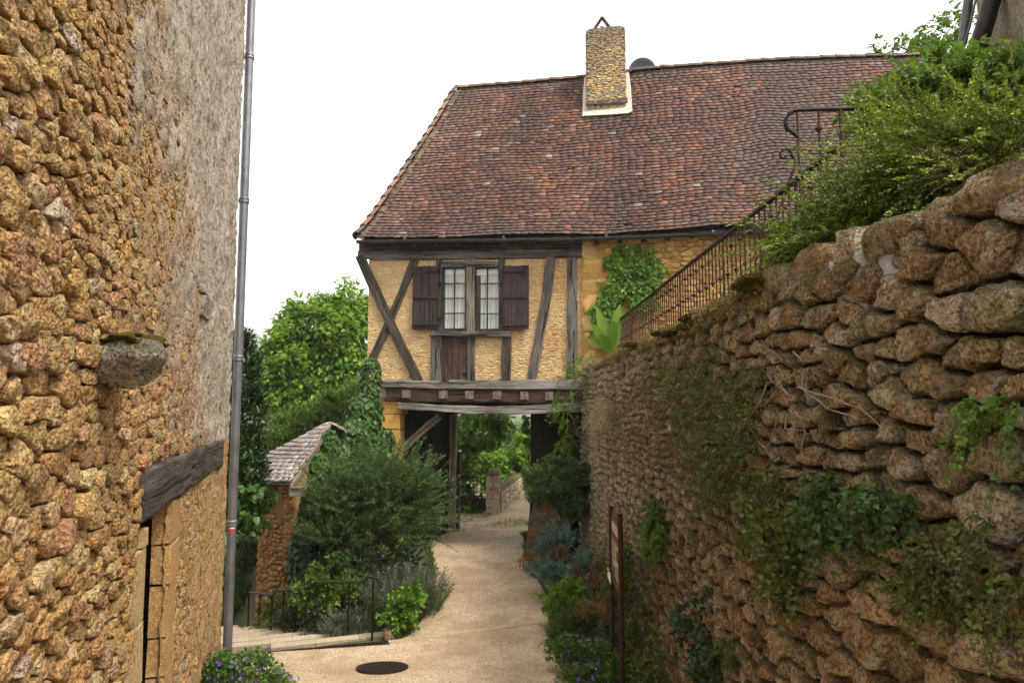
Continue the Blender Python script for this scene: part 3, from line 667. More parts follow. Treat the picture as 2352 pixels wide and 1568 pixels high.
# core, far end wall and roof line
core = MB()
a = fL(np.array(.9), np.array(-1.), np.array(-.55)); L1 = dW * (ds0 - .9); core.add(boxv(a, L1, nW * .48, (0, 0, 10.6)), BOXF, (.36, .22, .10))
a = fL(np.array(ds1 + .9), np.array(-1.), np.array(-.55)); core.add(boxv(a, dW * (SC - .93 - ds1), nW * .48, (0, 0, 10.6)), BOXF, (.36, .22, .10))
a = fL(np.array(ds0), np.array(float(lbot(ds0)) - .02), np.array(-.55)); core.add(boxv(a, dW * (ds1 + .9 - ds0), nW * .48, (0, 0, 9.6 - float(lbot(ds0)) + .02)), BOXF, (.36, .22, .10))
a = fL(np.array(SC - .5), np.array(-1.5), np.array(-5.)); core.add(boxv(a, dW * .48, nW * 4.5, (0, 0, 11.1)), BOXF, (.36, .25, .13))
core.build('wall_core', M['mortar'], lb)
# stones
def keepL(s, z):
    y = s * .956; ok = ~(in_lintel(s, z, .02) | (in_door(s, z, .24) & (z < lbot(s) + .05)))
    ok &= (z < CZ + .72 * y + .1) & (z > np.maximum(-.3, CZ - .45 * y - .1)) & (s > 1.95) & (s < SC - .04)
    ok[ok] = render_mask(fL(s[ok], z[ok], 0 * s[ok]), s[ok], z[ok]) < .86
    return ok
blocks = []
for (px, py, w_, h_) in ((8, 440, .20, .36), (60, 250, .17, .17), (30, 170, .12, .11), (55, 740, .19, .14), (60, 500, .17, .15), (80, 540, .16, .12), (30, 900, .14, .12), (20, 1060, .16, .20), (60, 1130, .13, .16),
                          (20, 1370, .16, .13), (120, 1320, .13, .14), (150, 970, .12, .12), (260, 1130, .15, .12), (90, 640, .10, .1), (110, 1480, .14, .1), (230, 1280, .12, .1), (300, 720, .13, .1), (170, 860, .1, .09)):
    s, z = sL(px, py); blocks.append((s, z, w_, h_))
cl = cells(1.85, SC, -.3, 9.4, (.040, .10), (.07, .26), 5, 1.85, .36, blocks, keepL)
cs0 = np.array([c for c, _ in cl]); pp = proj(fL(cs0[:, 0], cs0[:, 1], 0 * cs0[:, 0])); deep = np.clip(sstep(420, 120, pp[:, 0]) * .65 + sstep(700, 1150, pp[:, 1]) * .5 * sstep(520, 320, pp[:, 0]), .12, 1)
W, T, cs, size = stone_mesh(cl, fL, 18, .0045, (.25, 1.0), 20, .11, 3, facet=1.0, rj=.035, prof=[(1.0, -1), (1.0, .4), (.985, .86), (.90, 1.0), (.5, 1.0)], pmul=.006 + .029 * deep)
S_ = len(cl); pal = [(.72, .44, .175), (.66, .38, .135), (.79, .55, .26), (.55, .30, .105), (.56, .265, .13), (.70, .56, .38), (.74, .44, .135)]
colr = palette(S_, pal, (6, 6, 3, 3, 1.0, .8, 1.6), 4, .12)
grey_f = sstep(.2, .8, render_mask(fL(cs[:, 0], cs[:, 1], 0 * cs[:, 0]), cs[:, 0], cs[:, 1])) * .75
grey_f = np.where(cs[:, 1] > ltop(cs[:, 0]), grey_f, 0)
colr = colr * (1 - grey_f[:, None]) + np.array((.42, .37, .31)) * grey_f[:, None]
bigset = np.array([[b[0], b[1]] for b in blocks])
near = np.min(np.linalg.norm(cs[:, None] - bigset[None], axis=2), 1) < .03
colr[near] = colr[near] * .4 + np.array((.64, .39, .15)) * .6
place_pieces(W, T, colr, M['stone_l'], lw, 'stone', 'rubble_stones', 300)
# door: jamb stones, leaf
zb = float(lbot(ds1)); jr = np.random.default_rng(8)
z = hz(4.4) - .1
while z < zb - .02:
    h = min(jr.uniform(.26, .36), zb + .02 - z); cc = np.array((.46, .27, .095)) * jr.uniform(.8, 1.15); wd = jr.uniform(.26, .40)
    V = boxv(fL(np.array(ds1), np.array(z + .008), np.array(-.092)), dW * wd, nW * (.118 + jr.uniform(0, .012)), (0, 0, h - .016))
    V += jr.normal(0, .004, V.shape); obj('jamb_stone', V, BOXF, M['jamb'], lb, center=True, col=cc); z += h
z = hz(3.6) - .1
while z < zb - .05:
    h = min(jr.uniform(.30, .5), zb - .04 - z); wd = jr.uniform(.10, .22)
    V = boxv(fL(np.array(ds0 - wd), np.array(z + .008), np.array(-.34)), dW * wd, nW * (.36 + jr.uniform(0, .01)), (0, 0, h - .016)); V += jr.normal(0, .004, V.shape)
    obj('jamb_stone', V, BOXF, M['jamb'], lb, center=True, col=np.array((.50, .36, .18)) * jr.uniform(.9, 1.1)); z += h
dl = boxo('door', fL(np.array(ds0 - .05), np.array(hz(4) - .2), np.array(-.42)), dW * (ds1 - ds0 + .95), nW * .05, (0, 0, 2.4), M['wood_black'], lb)
hd = fL(np.array(ds0 + .08), np.array(hz(4) + .95), np.array(-.36)); tubes('handle', [(np.array([hd, hd + nW * .05, hd + nW * .05 + np.array([0, 0, -.14]), hd + np.array([0, 0, -.14])]), .008)], M['black_iron'], dl, 6)
# lintel
a = fL(np.array(lin[0][0]), np.array((lin[0][1] + lin[3][1]) / 2), np.array(-.25)); b = fL(np.array(lin[1][0]), np.array((lin[1][1] + lin[2][1]) / 2), np.array(-.25))
V, Fc, g = beam(a, b, np.array([0, 0, 1.]), nW, lin[0][1] - lin[3][1], lin[1][1] - lin[2][1], .295, 0, 30, .007, 3, .012)
lt = obj('lintel', V, Fc, M['wood_dark'], lb, gco=g)
s_, z_ = sL(430, 1065); boulder('rust_stain_iron', fL(np.array(s_), np.array(z_), np.array(.045)), (.05, .12, .07), M['iron'], lt, 5, (1, 1, 1), 1)
# projecting stone bracket with moss on top
s_, z_ = sL(228, 832)
br = boulder('bracket_stone', fL(np.array(s_ - .02), np.array(z_), np.array(.10)), (.33, .24, .19), M['stone_r'], lb, 12, (.46, .44, .39), 4, .5, .3, -.3); br['label'] = 'grey weathered stone jutting from the wall'
boulder('moss_cap', fL(np.array(s_ + .03), np.array(z_ + .105), np.array(.11)), (.32, .24, .09), M['moss'], br, 13, (1, 1, 1), 4, .4, .2, -.3)
# remains of a blocked window: jamb strip and sill
s_, zt = sL(474, 240); s2, zb2 = sL(474, 690)
V = boxv(fL(np.array(s_), np.array(zb2), np.array(-.03)), dW * .22, nW * .085, (0, 0, zt - zb2)); V[4:] += nW * -.05
obj('blocked_window_jamb', V, BOXF, M['mortar'], lb, col=(.45, .40, .33))
s_, z_ = sL(455, 690); V = boxv(fL(np.array(s_), np.array(z_ - .12), np.array(-.03)), dW * .5, nW * .10, (0, 0, .17)); V[:4] -= nW * .03
obj('blocked_window_sill', V, BOXF, M['mortar'], lb, col=(.42, .37, .30))

# rain pipe
pc = at(543, 930, 8.97); px_, py_ = pc[0], pc[1]
pipe = thing('rain_pipe', 'straight grey zinc rain pipe on the corner of the stone building', 'drainpipe', (px_, py_, -.1))
zz = [-.12, 9.8]; tubes('pipe', [(np.array([(px_, py_, z) for z in (-.12, 2, 4, 6, 9.8)]), .056)], M['zinc'], pipe, 20)
for yb in (130, 460, 822, 1200):
    z = at(543, yb, 8.97)[2]; lathe('collar', (px_, py_, z - .05), [(.058, 0), (.066, .012), (.066, .03), (.060, .042), (.066, .055), (.066, .075), (.058, .088)], M['zinc'], pipe, 20, center=True)
    boxo('bracket', (px_ - .16, py_ - .012, z - .02), (.12, 0, 0), (0, .024, 0), (0, 0, .03), M['zinc'], pipe, center=True)
zq = at(543, 1236, 8.97)[2]; cN = np.array([.62, -.78, 0]); cT = np.array([.78, .62, 0])
for k, (mt, nm) in enumerate((('white', 'white_trail_mark'), ('red', 'red_trail_mark'))):
    V = []
    for j in range(5):
        th = -.65 + 1.1 * j / 4 - .1; d = cN * math.cos(th) + cT * math.sin(th)
        for h in (0, .045): V.append(np.array([px_, py_, zq + .13 - .048 * k + h]) + d * .0585)
    obj(nm, V, [(2 * j, 2 * j + 2, 2 * j + 3, 2 * j + 1) for j in range(4)], M[mt], pipe, center=True)

# a few fallen leaves on the path
r = np.random.default_rng(12); n = 170; fy = r.uniform(7.2, 16.5, n); fx = np.interp(fy, [7.2, 9, 12, 16.5], [-.4, -.2, -.5, -.5]) + r.normal(0, .75, n); ok = (fx < np.interp(fy, [p[1] for p in path_r], [p[0] for p in path_r]) + .05) & (fx > np.interp(fy, [p[1] for p in path_l], [p[0] for p in path_l]) - .05); fx, fy = fx[ok], fy[ok]; n = len(fx)
V, T = leaf_arrays(np.stack([fx, fy, hz(fy) + .022], 1), unit(np.stack([r.normal(0, 1, n), r.normal(0, 1, n), 0 * fx], 1)), np.tile([0, 0, 1.], (n, 1)), r.uniform(.015, .045, n), r.uniform(.008, .025, n)); tag(obj('fallen_leaves', V, T, M['rust']), 'a few fallen brown leaves scattered on the path', 'leaves', kind='stuff')

# weeds along the edges of the path
r = np.random.default_rng(19); n = 2600; fy = r.uniform(7.0, 17.2, n); lr_ = r.random(n) < .5; ex_ = np.where(lr_, np.interp(fy, [p[1] for p in path_l], [p[0] for p in path_l]), np.interp(fy, [p[1] for p in path_r], [p[0] for p in path_r])) + np.where(lr_, -1, 1) * r.uniform(-.05, .12, n) * 1.0
kq = (vnoise(np.stack([fy, lr_ * 9.0, 0 * fy], 1), 1.9, 6) > -.15) & ~(lr_ & (fy < 9.1)); ex_, fy = ex_[kq], fy[kq]; n = len(fy)
V, T = leaf_arrays(np.stack([ex_, fy, hz(fy) - .01], 1), unit(np.array([0, 0, 1.]) + rand_dirs(n, r) * .75), rand_dirs(n, r), r.uniform(.04, .13, n), r.uniform(.008, .02, n)); tag(obj('weeds', V, T, M['geran']), 'low weeds and grass along both edges of the path', 'weeds', kind='stuff')
# ================================================================== the half-timbered house over the passage
YAW = R(7); hu = np.array([math.cos(YAW), -math.sin(YAW), 0]); hv = np.array([math.sin(YAW), math.cos(YAW), 0]); hzv = np.array([0, 0, 1.])
HO = np.array([-3.10, 14.6, 0])
def fH(u, z, d):
    u = np.asarray(u, float); z = np.asarray(z, float); d = np.asarray(d, float)
    return HO + u[..., None] * hu + z[..., None] * hzv - d[..., None] * hv
def H(px, py, d=0.0):
    P = hit(px, py, HO - hv * d, hv); q = P - HO; return float(np.dot(q, hu)), float(q[2])
def hp(u, v, z): return HO + hu * u + hv * v + hzv * z
house = thing('half_timbered_house', 'half-timbered house with steep brown tiled roof bridging the path', 'house', tuple(HO))
u_l, z_f = H(843, 874); u_r, _ = H(1336, 700); _, z_t = H(1090, 560)
# wall panel behind the timbers
wu0, wu1 = H(1013, 700)[0], H(1153, 700)[0]; wz0, wz1 = H(1080, 763)[1], H(1080, 603)[1]
wb = MB(); wc = (.71, .51, .265); zt2 = z_t + .2
wb.add(boxv(hp(0, 0, z_f), hu * wu0, hv * .3, hzv * (zt2 - z_f)), BOXF, wc); wb.add(boxv(hp(wu1, 0, z_f), hu * (u_r - wu1), hv * .3, hzv * (zt2 - z_f)), BOXF, wc)
wb.add(boxv(hp(wu0, 0, z_f), hu * (wu1 - wu0), hv * .3, hzv * (wz0 - z_f)), BOXF, wc); wb.add(boxv(hp(wu0, 0, wz1), hu * (wu1 - wu0), hv * .3, hzv * (zt2 - wz1)), BOXF, wc)
wl = wb.build('wall', M['colsoft'], house)
openings = [(1012, 1154, 603, 760), (1015, 1076, 772, 876)]
def keepF(u, z):
    p = proj(fH(u, z, 0 * u)); ok = (u > .03) & (u < u_r - .02)
    for (a, b, c, d) in openings: ok &= ~((p[:, 0] > a - 2) & (p[:, 0] < b + 2) & (p[:, 1] > c - 2) & (p[:, 1] < d + 2))
    return ok
cl = cells(0, u_r, z_f + .02, z_t - .1, (.036, .062), (.06, .20), 15, 2.4, .3, (), keepF)
W, T, cs, size = stone_mesh(cl, fH, 12, .004, (.0015, .008), 12, .06, 5, .02, [(1.0, -1), (.98, .5), (.86, 1.0), (.45, 1.05)])
cf = palette(len(cl), [(.72, .52, .28), (.76, .57, .34), (.68, .46, .22), (.62, .36, .13), (.78, .63, .42)], (6, 5, 3, .8, 1.5), 5, .06)
rightish = sstep(2.9, 3.4, cs[:, 0])[:, None] * sstep(-.2, .5, vnoise(np.stack([cs[:, 0], cs[:, 1], 0 * cs[:, 0]], 1), 2.5, 3))[:, None]
cf = cf * (1 - .75 * rightish) + np.array((.50, .24, .085)) * .75 * rightish
place_pieces(W, T, cf, M['stone_f'], wl, 'stone', 'infill_stones', 300)
def tim(name, p0, p1, wpx, mat='wood_dark', d=.05, w1=None, seed=0, bow=0.0, wob=.008):
    a = hp(*(lambda q: (q[0], .02, q[1]))(H(*p0))); b = hp(*(lambda q: (q[0], .02, q[1]))(H(*p1))); ax = (b - a) / np.linalg.norm(b - a); wv = np.cross(ax, hv)
    k = 14.3 / F; return timber(name, house, M[mat], a, b, wv, -hv, wpx * k, (w1 or wpx) * k, depth=.02 + d, seed=seed, bow=bow, wob=wob)
tim('brace', (956, 590), (842, 856), 18, 'wood_dark', .055, seed=1, bow=.03)
tim('brace', (828, 588), (962, 874), 21, 'wood_dark', .085, seed=2, bow=-.015)
tim('raking_post', (1266, 588), (1219, 880), 21, 'wood_grey', .055, seed=3, bow=.04)
tim('post', (1313, 575), (1312, 880), 22, 'wood_grey', .06, seed=4, bow=.02)
tim('post', (1010, 590), (1010, 764), 14, 'wood_dark', .06, seed=5)
tim('post', (1153, 590), (1152, 764), 13, 'wood_dark', .06, seed=6)
tim('mullion_post', (1081, 590), (1081, 762), 20, 'wood_pale', .05, seed=7)
tim('window_head', (1014, 608), (1150, 608), 14, 'wood_grey', .058, seed=8)
tim('post', (1003, 770), (1003, 884), 24, 'wood_grey', .06, seed=9)
tim('post', (1083, 770), (1083, 884), 18, 'wood_grey', .058, seed=10)
tim('post', (1164, 770), (1163, 886), 21, 'wood_dark', .06, seed=11)
tim('window_sill', (989, 767), (1174, 769), 13, 'wood_grey', .13, seed=12, wob=.012)
tim('wall_plate', (824, 587), (1338, 582), 19, 'wood_grey', .07, seed=13, bow=-.02, wob=.014)
tim('eave_shade_strip', (826, 568), (1338, 562), 24, 'wood_dark', .045, seed=14, wob=.014)  # added dark strip for the shaded mossy stones under the eave
# little door below the window
dd = boxo('door', hp(H(1013, 0)[0], .01, H(1040, 884)[1]), hu * (H(1078, 0)[0] - H(1013, 0)[0]), -hv * .035, hzv * (H(1040, 770)[1] - H(1040, 884)[1]), M['wood_brown'], house)
for k in range(1, 4): boxo('plank_gap', hp(H(1013 + 16 * k, 0)[0], -.0245, H(1040, 882)[1]), hu * .008, -hv * .003, hzv * (H(1040, 772)[1] - H(1040, 882)[1]), M['dark'], dd, center=True)
for yy_ in (790, 862): boxo('hinge', hp(H(1069, 0)[0], -.026, H(1070, yy_)[1]), hu * .09, -hv * .012, hzv * .05, M['black_iron'], dd, center=True)
# windows
room = MB(); ra = hp(wu0 + .004, .03, wz0 + .004); ru = hu * (wu1 - wu0 - .008); rz = hzv * (wz1 - wz0 - .008)
V = boxv(ra, ru, hv * 1.2, rz); room.add(V, [f for i, f in enumerate(BOXF) if i != 2]); room.build('room', M['dark'], house)
def casement(x0, x1, y0, y1, drawn):
    (ua, zt), (ub, zbt) = H(x0, y0), H(x1, y1); wi = thing_part('window'); fr = .035
    def bar(nm, a, b, c, d, dep=.03, d0=.035): boxo(nm, hp(a, -d0 + .035, c), hu * (b - a), -hv * dep, hzv * (d - c), M['paint'], wi, center=True)
    bar('frame', ua, ua + fr, zbt, zt); bar('frame', ub - fr, ub, zbt, zt); bar('frame', ua + fr, ub - fr, zbt, zbt + fr * 1.1); bar('frame', ua + fr, ub - fr, zt - fr * .8, zt)
    um = (ua + ub) / 2; bar('glazing_bar', um - .014, um + .014, zbt + fr * 1.1, zt - fr * .8, .026)
    hh = (zt - zbt - fr * 1.9) / 4; cols = [(ua + fr, um - .014), (um + .014, ub - fr)]
    for k in range(4):
        zz0 = zbt + fr * 1.1 + hh * k
        for (a, b) in cols:
            if k: bar('glazing_bar', a, b, zz0 - .011, zz0 + .011, .024)
            boxo('pane', hp(a, .006, zz0 + (.011 if k else 0)), hu * (b - a), -hv * .003, hzv * (hh - .011 - (.011 if k else 0)), M['glass'], wi, center=True)
    # curtains, hung in folds
    for (a, b, rdir) in drawn:
        n = 40; uu = np.linspace(a, b, n); zz2 = np.array([zbt + .01, (zbt + zt) / 2, zt - .01]); V = []
        for zq in zz2:
            for q in uu: V.append(hp(ua + (ub - ua) * q, .045 + .016 * math.sin(q * 46) + .010 * math.sin(q * 21 + zq * 3), zq))
        obj('curtain', V, np.array([(i + j * n, i + 1 + j * n, i + 1 + (j + 1) * n, i + (j + 1) * n) for j in range(2) for i in range(n - 1)]), M['curtain'], wi, smooth=True)
    boxo('blind', hp(ua + .02, .022, zt - .16), hu * (ub - ua - .04), -hv * .004, hzv * .13, M['curtain'], wi, center=True)
def thing_part(name):
    o = bpy.data.objects.new(name, None); C.objects.link(o); o.parent = house; WL[o] = WL[house].copy(); return o
casement(1018, 1071, 615, 758, [(.0, .53, 1), (.47, 1.0, 1)])
casement(1091, 1149, 615, 759, [(.22, .52, 1), (.50, 1.0, 1)])
def shutter(x0, x1, y0, y1, seed):
    (ua, zt), (ub, zbt) = H(x0, y0), H(x1, y1); sh = thing_part('shutter'); wdt = (ub - ua) / 3; r = random.Random(seed)
    for k in range(3): boxo('plank', hp(ua + wdt * k + .003, -.075, zbt + r.uniform(-.004, .004)), hu * (wdt - .006), -hv * (.026 + r.uniform(0, .003)), hzv * (zt - zbt), M['paint'], sh, center=True)
    for f in (.06, .49, .90): boxo('batten', hp(ua + .01, -.105, zbt + (zt - zbt) * f), hu * (ub - ua - .02), -hv * .022, hzv * .035, M['paint'], sh, center=True)
    boxo('back', hp(ua + .012, -.066, zbt + .01), hu * (ub - ua - .024), -hv * .008, hzv * (zt - zbt - .02), M['paint'], sh)
shutter(951, 1008, 614, 757, 1); shutter(1156, 1216, 613, 757, 2)
for (x, y) in ((1011, 655), (1011, 735), (1153, 655), (1153, 735)):
    u_, z_ = H(x, y); boxo('hinge', hp(u_ - .03, -.078, z_), hu * .06, -hv * .03, hzv * .05, M['black_iron'], house, center=True)
# beams over the passage
tim('sill_beam', (880, 881), (1345, 882), 17, 'wood_silver', .10, w1=22, seed=21, bow=-.02, wob=.014)
tim('bressummer', (888, 904), (1345, 909), 34, 'wood_brown', .055, seed=22, wob=.01)
tim('lintel_beam', (917, 932), (1345, 934), 15, 'wood_silver', .085, w1=20, seed=23, bow=-.07, wob=.012)
for k, x in enumerate((880, 936, 1020, 1080, 1143, 1206, 1262)):
    u_, z_ = H(x, 905 + (x - 936) * .012); s_ = .165
    V, Fc, g = beam(hp(u_, 1.0, z_), hp(u_, -.125, z_), hu, hzv, s_, depth=s_, seed=40 + k, seg=4); V = V - hzv * s_ / 2
    obj('joist_end', V, Fc, M['wood_pale'], house, center=True, gco=g)
# ---- passage
pfront_l = H(918, 0)[0]
def quoin_pier():
    pier = thing_part('pier'); r = np.random.default_rng(3); (ua, za), (ub, _) = H(866, 922), H(918, 922)
    z = -.1; k = 0
    while z < za - .01:
        h = min(r.uniform(.24, .36), za - z); V = boxv(hp(ua, .02, z + .006), hu * (ub - ua + (.03 if z > za - .45 else 0)), hv * .55, hzv * (h - .012)); V[[0, 1, 4, 5]] -= hv * r.uniform(0, .015); V += r.normal(0, .006, V.shape)
        obj('block', V, BOXF, M['stone_f'], pier, center=True, col=np.array((.66, .36, .075)) * r.uniform(.85, 1.1)); z += h; k += 1
    boxo('core', hp(ua + .02, .05, -.1), hu * (ub - ua - .04), hv * .5, hzv * (za + .08), M['colsoft'], pier, col=(.42, .26, .10))
quoin_pier()
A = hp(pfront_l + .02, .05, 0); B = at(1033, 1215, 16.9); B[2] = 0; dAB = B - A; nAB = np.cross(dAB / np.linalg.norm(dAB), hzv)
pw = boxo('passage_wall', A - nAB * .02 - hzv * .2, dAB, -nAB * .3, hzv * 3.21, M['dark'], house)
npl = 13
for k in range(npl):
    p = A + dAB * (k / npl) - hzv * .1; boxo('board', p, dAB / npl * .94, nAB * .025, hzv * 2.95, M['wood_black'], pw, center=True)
bp = at(1040, 1215, 17.05); bp[2] = 0
timber('post', house, M['wood_tan'], bp + np.array([-.04, -.06, -.1]), bp + np.array([-.02, -.06, 2.9]), hu, -hv, .25, depth=.2, seed=51, wob=.01)
timber('door_stile', house, M['wood_dark'], bp + np.array([.13, .05, -.05]), bp + np.array([.13, .05, 1.9]), hu, -hv, .09, depth=.12, seed=52)
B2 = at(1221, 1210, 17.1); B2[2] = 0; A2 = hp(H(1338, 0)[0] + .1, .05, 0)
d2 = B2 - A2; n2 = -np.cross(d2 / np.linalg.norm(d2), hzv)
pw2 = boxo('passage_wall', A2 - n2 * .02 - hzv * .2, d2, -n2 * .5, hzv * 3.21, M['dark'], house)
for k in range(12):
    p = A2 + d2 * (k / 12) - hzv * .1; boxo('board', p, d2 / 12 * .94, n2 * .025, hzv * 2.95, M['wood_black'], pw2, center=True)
# knee braces
a = at(922, 1034, 14.9); b = at(1012, 955, 14.9); timber('knee_brace', house, M['wood_tan'], a, b, np.cross((b - a) / np.linalg.norm(b - a), hv), -hv, .15, depth=.14, seed=61, bow=.01)
a = at(1342, 1005, 14.6); b = at(1262, 950, 14.6); timber('knee_brace', house, M['wood_dark'], a, b, np.cross((b - a) / np.linalg.norm(b - a), hv), -hv, .13, depth=.12, seed=62)
# floor over the passage: joists and boards; rear lintel
boxo('floor_boards', hp(.1, .32, 3.02), hu * 4.6, hv * 2.6, hzv * .06, M['wood_black'], house)
for k in range(7): boxo('joist', hp(.35 + .66 * k, .32, 2.85), hu * .16, hv * 2.5, hzv * .168, M['wood_black'], house, center=True)
boxo('rear_wall', hp(-.2, 2.95, 2.86), hu * 11.5, hv * .25, hzv * 3.4, M['colsoft'], house, col=(.45, .30, .13))
boxo('rear_wall', hp(-.2, 2.9, -.1), hu * 1.25, hv * .3, hzv * 3.2, M['colsoft'], house, col=(.45, .30, .13))
boxo('side_wall', hp(.02, .3, 0), hu * .28, hv * 2.7, hzv * 6.3, M['colsoft'], house, col=(.52, .36, .17))
# ---- stone wing on the right
uw0, uw1 = H(1337, 700)[0], 11.5
wing = boxo('wing_wall', hp(uw0 - .02, -.03, -.1), hu * (uw1 - uw0), hv * .35, hzv * (z_t + .12 + .1), M['colsoft'], house, col=(.52, .30, .10))
def fWg(u, z, d): return fH(u, z, np.asarray(d) + .03)
qz = H(1340, 900)[1]; r = np.random.default_rng(4); cl = []
z = qz - .3; k = 0
while z < z_t + .05:
    h = r.uniform(.20, .42); wd = .50 if k % 2 else .30; wd *= r.uniform(.85, 1.15); c = np.array([uw0 + wd / 2, z + h / 2]); cl.append((c, np.array([(-wd / 2, -h / 2), (wd / 2, -h / 2), (wd / 2, h / 2), (-wd / 2, h / 2)]))); z += h; k += 1
nq = len(cl); qr = [(c[0] - abs(P[:, 0]).max(), c[0] + abs(P[:, 0]).max(), c[1] - abs(P[:, 1]).max(), c[1] + abs(P[:, 1]).max()) for c, P in cl]
def keepW(u, z):
    ok = u > uw0 + .32
    for a, b, c, d in qr: ok &= ~((u > a - .02) & (u < b + .03) & (z > c - .02) & (z < d + .02))
    return ok
cl += cells(uw0, 9.0, qz - .3, z_t + .08, (.07, .13), (.12, .34), 25, 1.9, .25, (), keepW)
W, T, cs, size = stone_mesh(cl, fWg, 14, .007, (.010, .022), 11, .05, 6, .03, [(1.0, -1), (.985, .6), (.93, 1.0), (.5, 1.03)])
cw = palette(len(cl), [(.64, .40, .13), (.70, .48, .20), (.58, .32, .085), (.48, .26, .08)], (5, 3, 3, 1), 6, .12); cw[:nq] = palette(nq, [(.72, .50, .21), (.66, .41, .14)], (3, 1), 9, .08)
place_pieces(W, T, cw, M['stone_f'], wing, 'stone', 'wing_stones', 260)

# ---- roof
V_E, V_R = -.32, 3.25
ze = H(1000, 551, .32)[1]
rk = np.array([(lambda P: (np.dot(P - HO, hu), P[2]))(hit(px, py, HO + hv * V_R, hv)) for px, py in ((1050, 203), (1180, 194), (1345, 179), (1500, 160), (1620, 151), (1740, 142), (1860, 136), (2000, 132), (2110, 129), (2400, 127))])
ek = np.array([(lambda P: (np.dot(P - HO, hu), P[2]))(hit(px, py, HO + hv * V_E, hv)) for px, py in ((815, 552), (1330, 544), (1420, 541), (1520, 534), (1640, 524), (1800, 517), (2400, 500))])
hip_u0 = float(np.dot(hit(822, 551, HO + hv * V_E, hv) - HO, hu)); rid_u0 = rk[0, 0]
def roofS(u, t):
    u = np.asarray(u, float); t = np.asarray(t, float)
    za = np.interp(u, ek[:, 0], ek[:, 1]); zc = np.interp(u, rk[:, 0], rk[:, 1]); v = V_E + (V_R - V_E) * t
    q = np.stack([u, t * 6, 0 * u], -1)
    z = za + (zc - za) * t - .10 * np.sin(math.pi * t) + .06 * np.clip(1 - t / .16, 0, 1) ** 2 + .045 * fbm(q, .55, 2, 77) * np.sin(math.pi * np.clip(t, 0.08, 1)) ** .5 + .012 * vnoise(q, 2.5, 5)
    z = z + .07 * np.exp(-((u - 8.8) / .45) ** 2) * np.sin(math.pi * t)
    return HO + u[..., None] * hu + v[..., None] * hv + z[..., None] * hzv
roof = thing_part('roof')
U1 = 14.0
uu = np.linspace(0, 1, 90); tt = np.linspace(0, 1, 30); Ug, Tg = np.meshgrid(uu, tt); lo = hip_u0 + (rid_u0 - hip_u0) * Tg; Ug = lo + (U1 - lo) * Ug
Vr = roofS(Ug, Tg) - np.array([0, 0, .05]); nx = 90; ii = (np.arange(29)[:, None] * nx + np.arange(89)[None]).ravel()
obj('roof_deck', Vr, np.stack([ii, ii + 1, ii + nx + 1, ii + nx], 1), M['wood_black'], roof, smooth=True)
# hip end and rear slope
eB = hp(hip_u0, 2 * V_R - V_E, ze); e0 = roofS(np.array(hip_u0), np.array(0.)) ; apx = roofS(np.array(rid_u0), np.array(1.)) ; rr = roofS(np.array(U1), np.array(1.)); eR = hp(U1, 2 * V_R - V_E, ze)
obj('hip_slope', [e0, apx, eB], [(0, 1, 2)], M['tile'], roof, col=(.15, .07, .05)); obj('rear_slope', [apx, rr, eR, eB], [(0, 1, 2, 3)], M['tile'], roof, col=(.15, .07, .05))
rows = 52; r = np.random.default_rng(17); W = []; tc = []; slope_len = 6.0; dt = 1 / rows; ch_u = [H(1340, 0)[0], 0]
for j in range(rows):
    t0 = j * dt; u = hip_u0 + (rid_u0 - hip_u0) * t0 + .05 - r.uniform(0, .1)
    while u < 14.0:
        wd = r.uniform(.145, .205); sk = r.normal(0, .0011); low = r.normal(0, .0012) + (r.random() < .03) * r.normal(0, .006)
        tb = t0 + low - .004; tp = t0 + dt * 1.25
        ua, ub = u + .0012, u + wd - .0012
        if ub > hip_u0 + (rid_u0 - hip_u0) * min(1, tb + .01) + .03 and tb < .985:
            tp = min(tp, 1.0); c = roofS(np.array([ua, ub, ub, ua]), np.array([tb + sk, tb - sk, tp, tp]))
            nrm = np.cross(c[1] - c[0], c[3] - c[0]); nrm /= np.linalg.norm(nrm); lift = r.uniform(.024, .034); roll = r.normal(0, .002)
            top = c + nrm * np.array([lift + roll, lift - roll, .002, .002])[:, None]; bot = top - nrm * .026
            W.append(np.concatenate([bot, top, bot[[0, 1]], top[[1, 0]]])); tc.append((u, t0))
        u += wd
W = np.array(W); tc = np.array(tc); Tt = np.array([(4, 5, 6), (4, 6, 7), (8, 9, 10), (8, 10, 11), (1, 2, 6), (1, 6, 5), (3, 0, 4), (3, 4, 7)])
ct = palette(len(W), [(.125, .050, .034), (.175, .068, .040), (.095, .040, .030), (.26, .095, .044), (.23, .125, .085), (.08, .046, .036), (.36, .13, .046), (.36, .30, .25)], (8, 8, 4, 1.7, 2.0, 1.2, .3, .2), 23, .13) * np.array((.84, .86, .90))
q = np.stack([tc[:, 0], tc[:, 1] * 6, 0 * tc[:, 0]], 1)
lig = 1 + .26 * fbm(q, .9, 3, 12) + .22 * fbm(q * np.array([1.6, .3, 1]), 1.0, 3, 44); lich = (sstep(.90, 1.0, tc[:, 1]) * .6 + sstep(.15, .0, tc[:, 1]) * .18)[:, None]
left = sstep(.9, .25, tc[:, 0] - (hip_u0 + (rid_u0 - hip_u0) * tc[:, 1]))[:, None] * .35
ct = ct * lig[:, None]; ct = ct * (1 - lich) + np.array((.16, .125, .10)) * lich; ct = ct * (1 - left) + np.array((.20, .13, .095)) * left
stain = sstep(.15, .7, fbm(q * np.array([1.0, .55, 1]), .75, 4, 91))[:, None] * .5; ct = ct * (1 - stain) + np.array((.075, .058, .044)) * stain
cuc = H(1392, 300, -2.9)[0]; run = (np.exp(-((tc[:, 0] - cuc - .25) / .55) ** 2) * (tc[:, 1] < .88))[:, None] * .35; ct = ct * (1 - run)
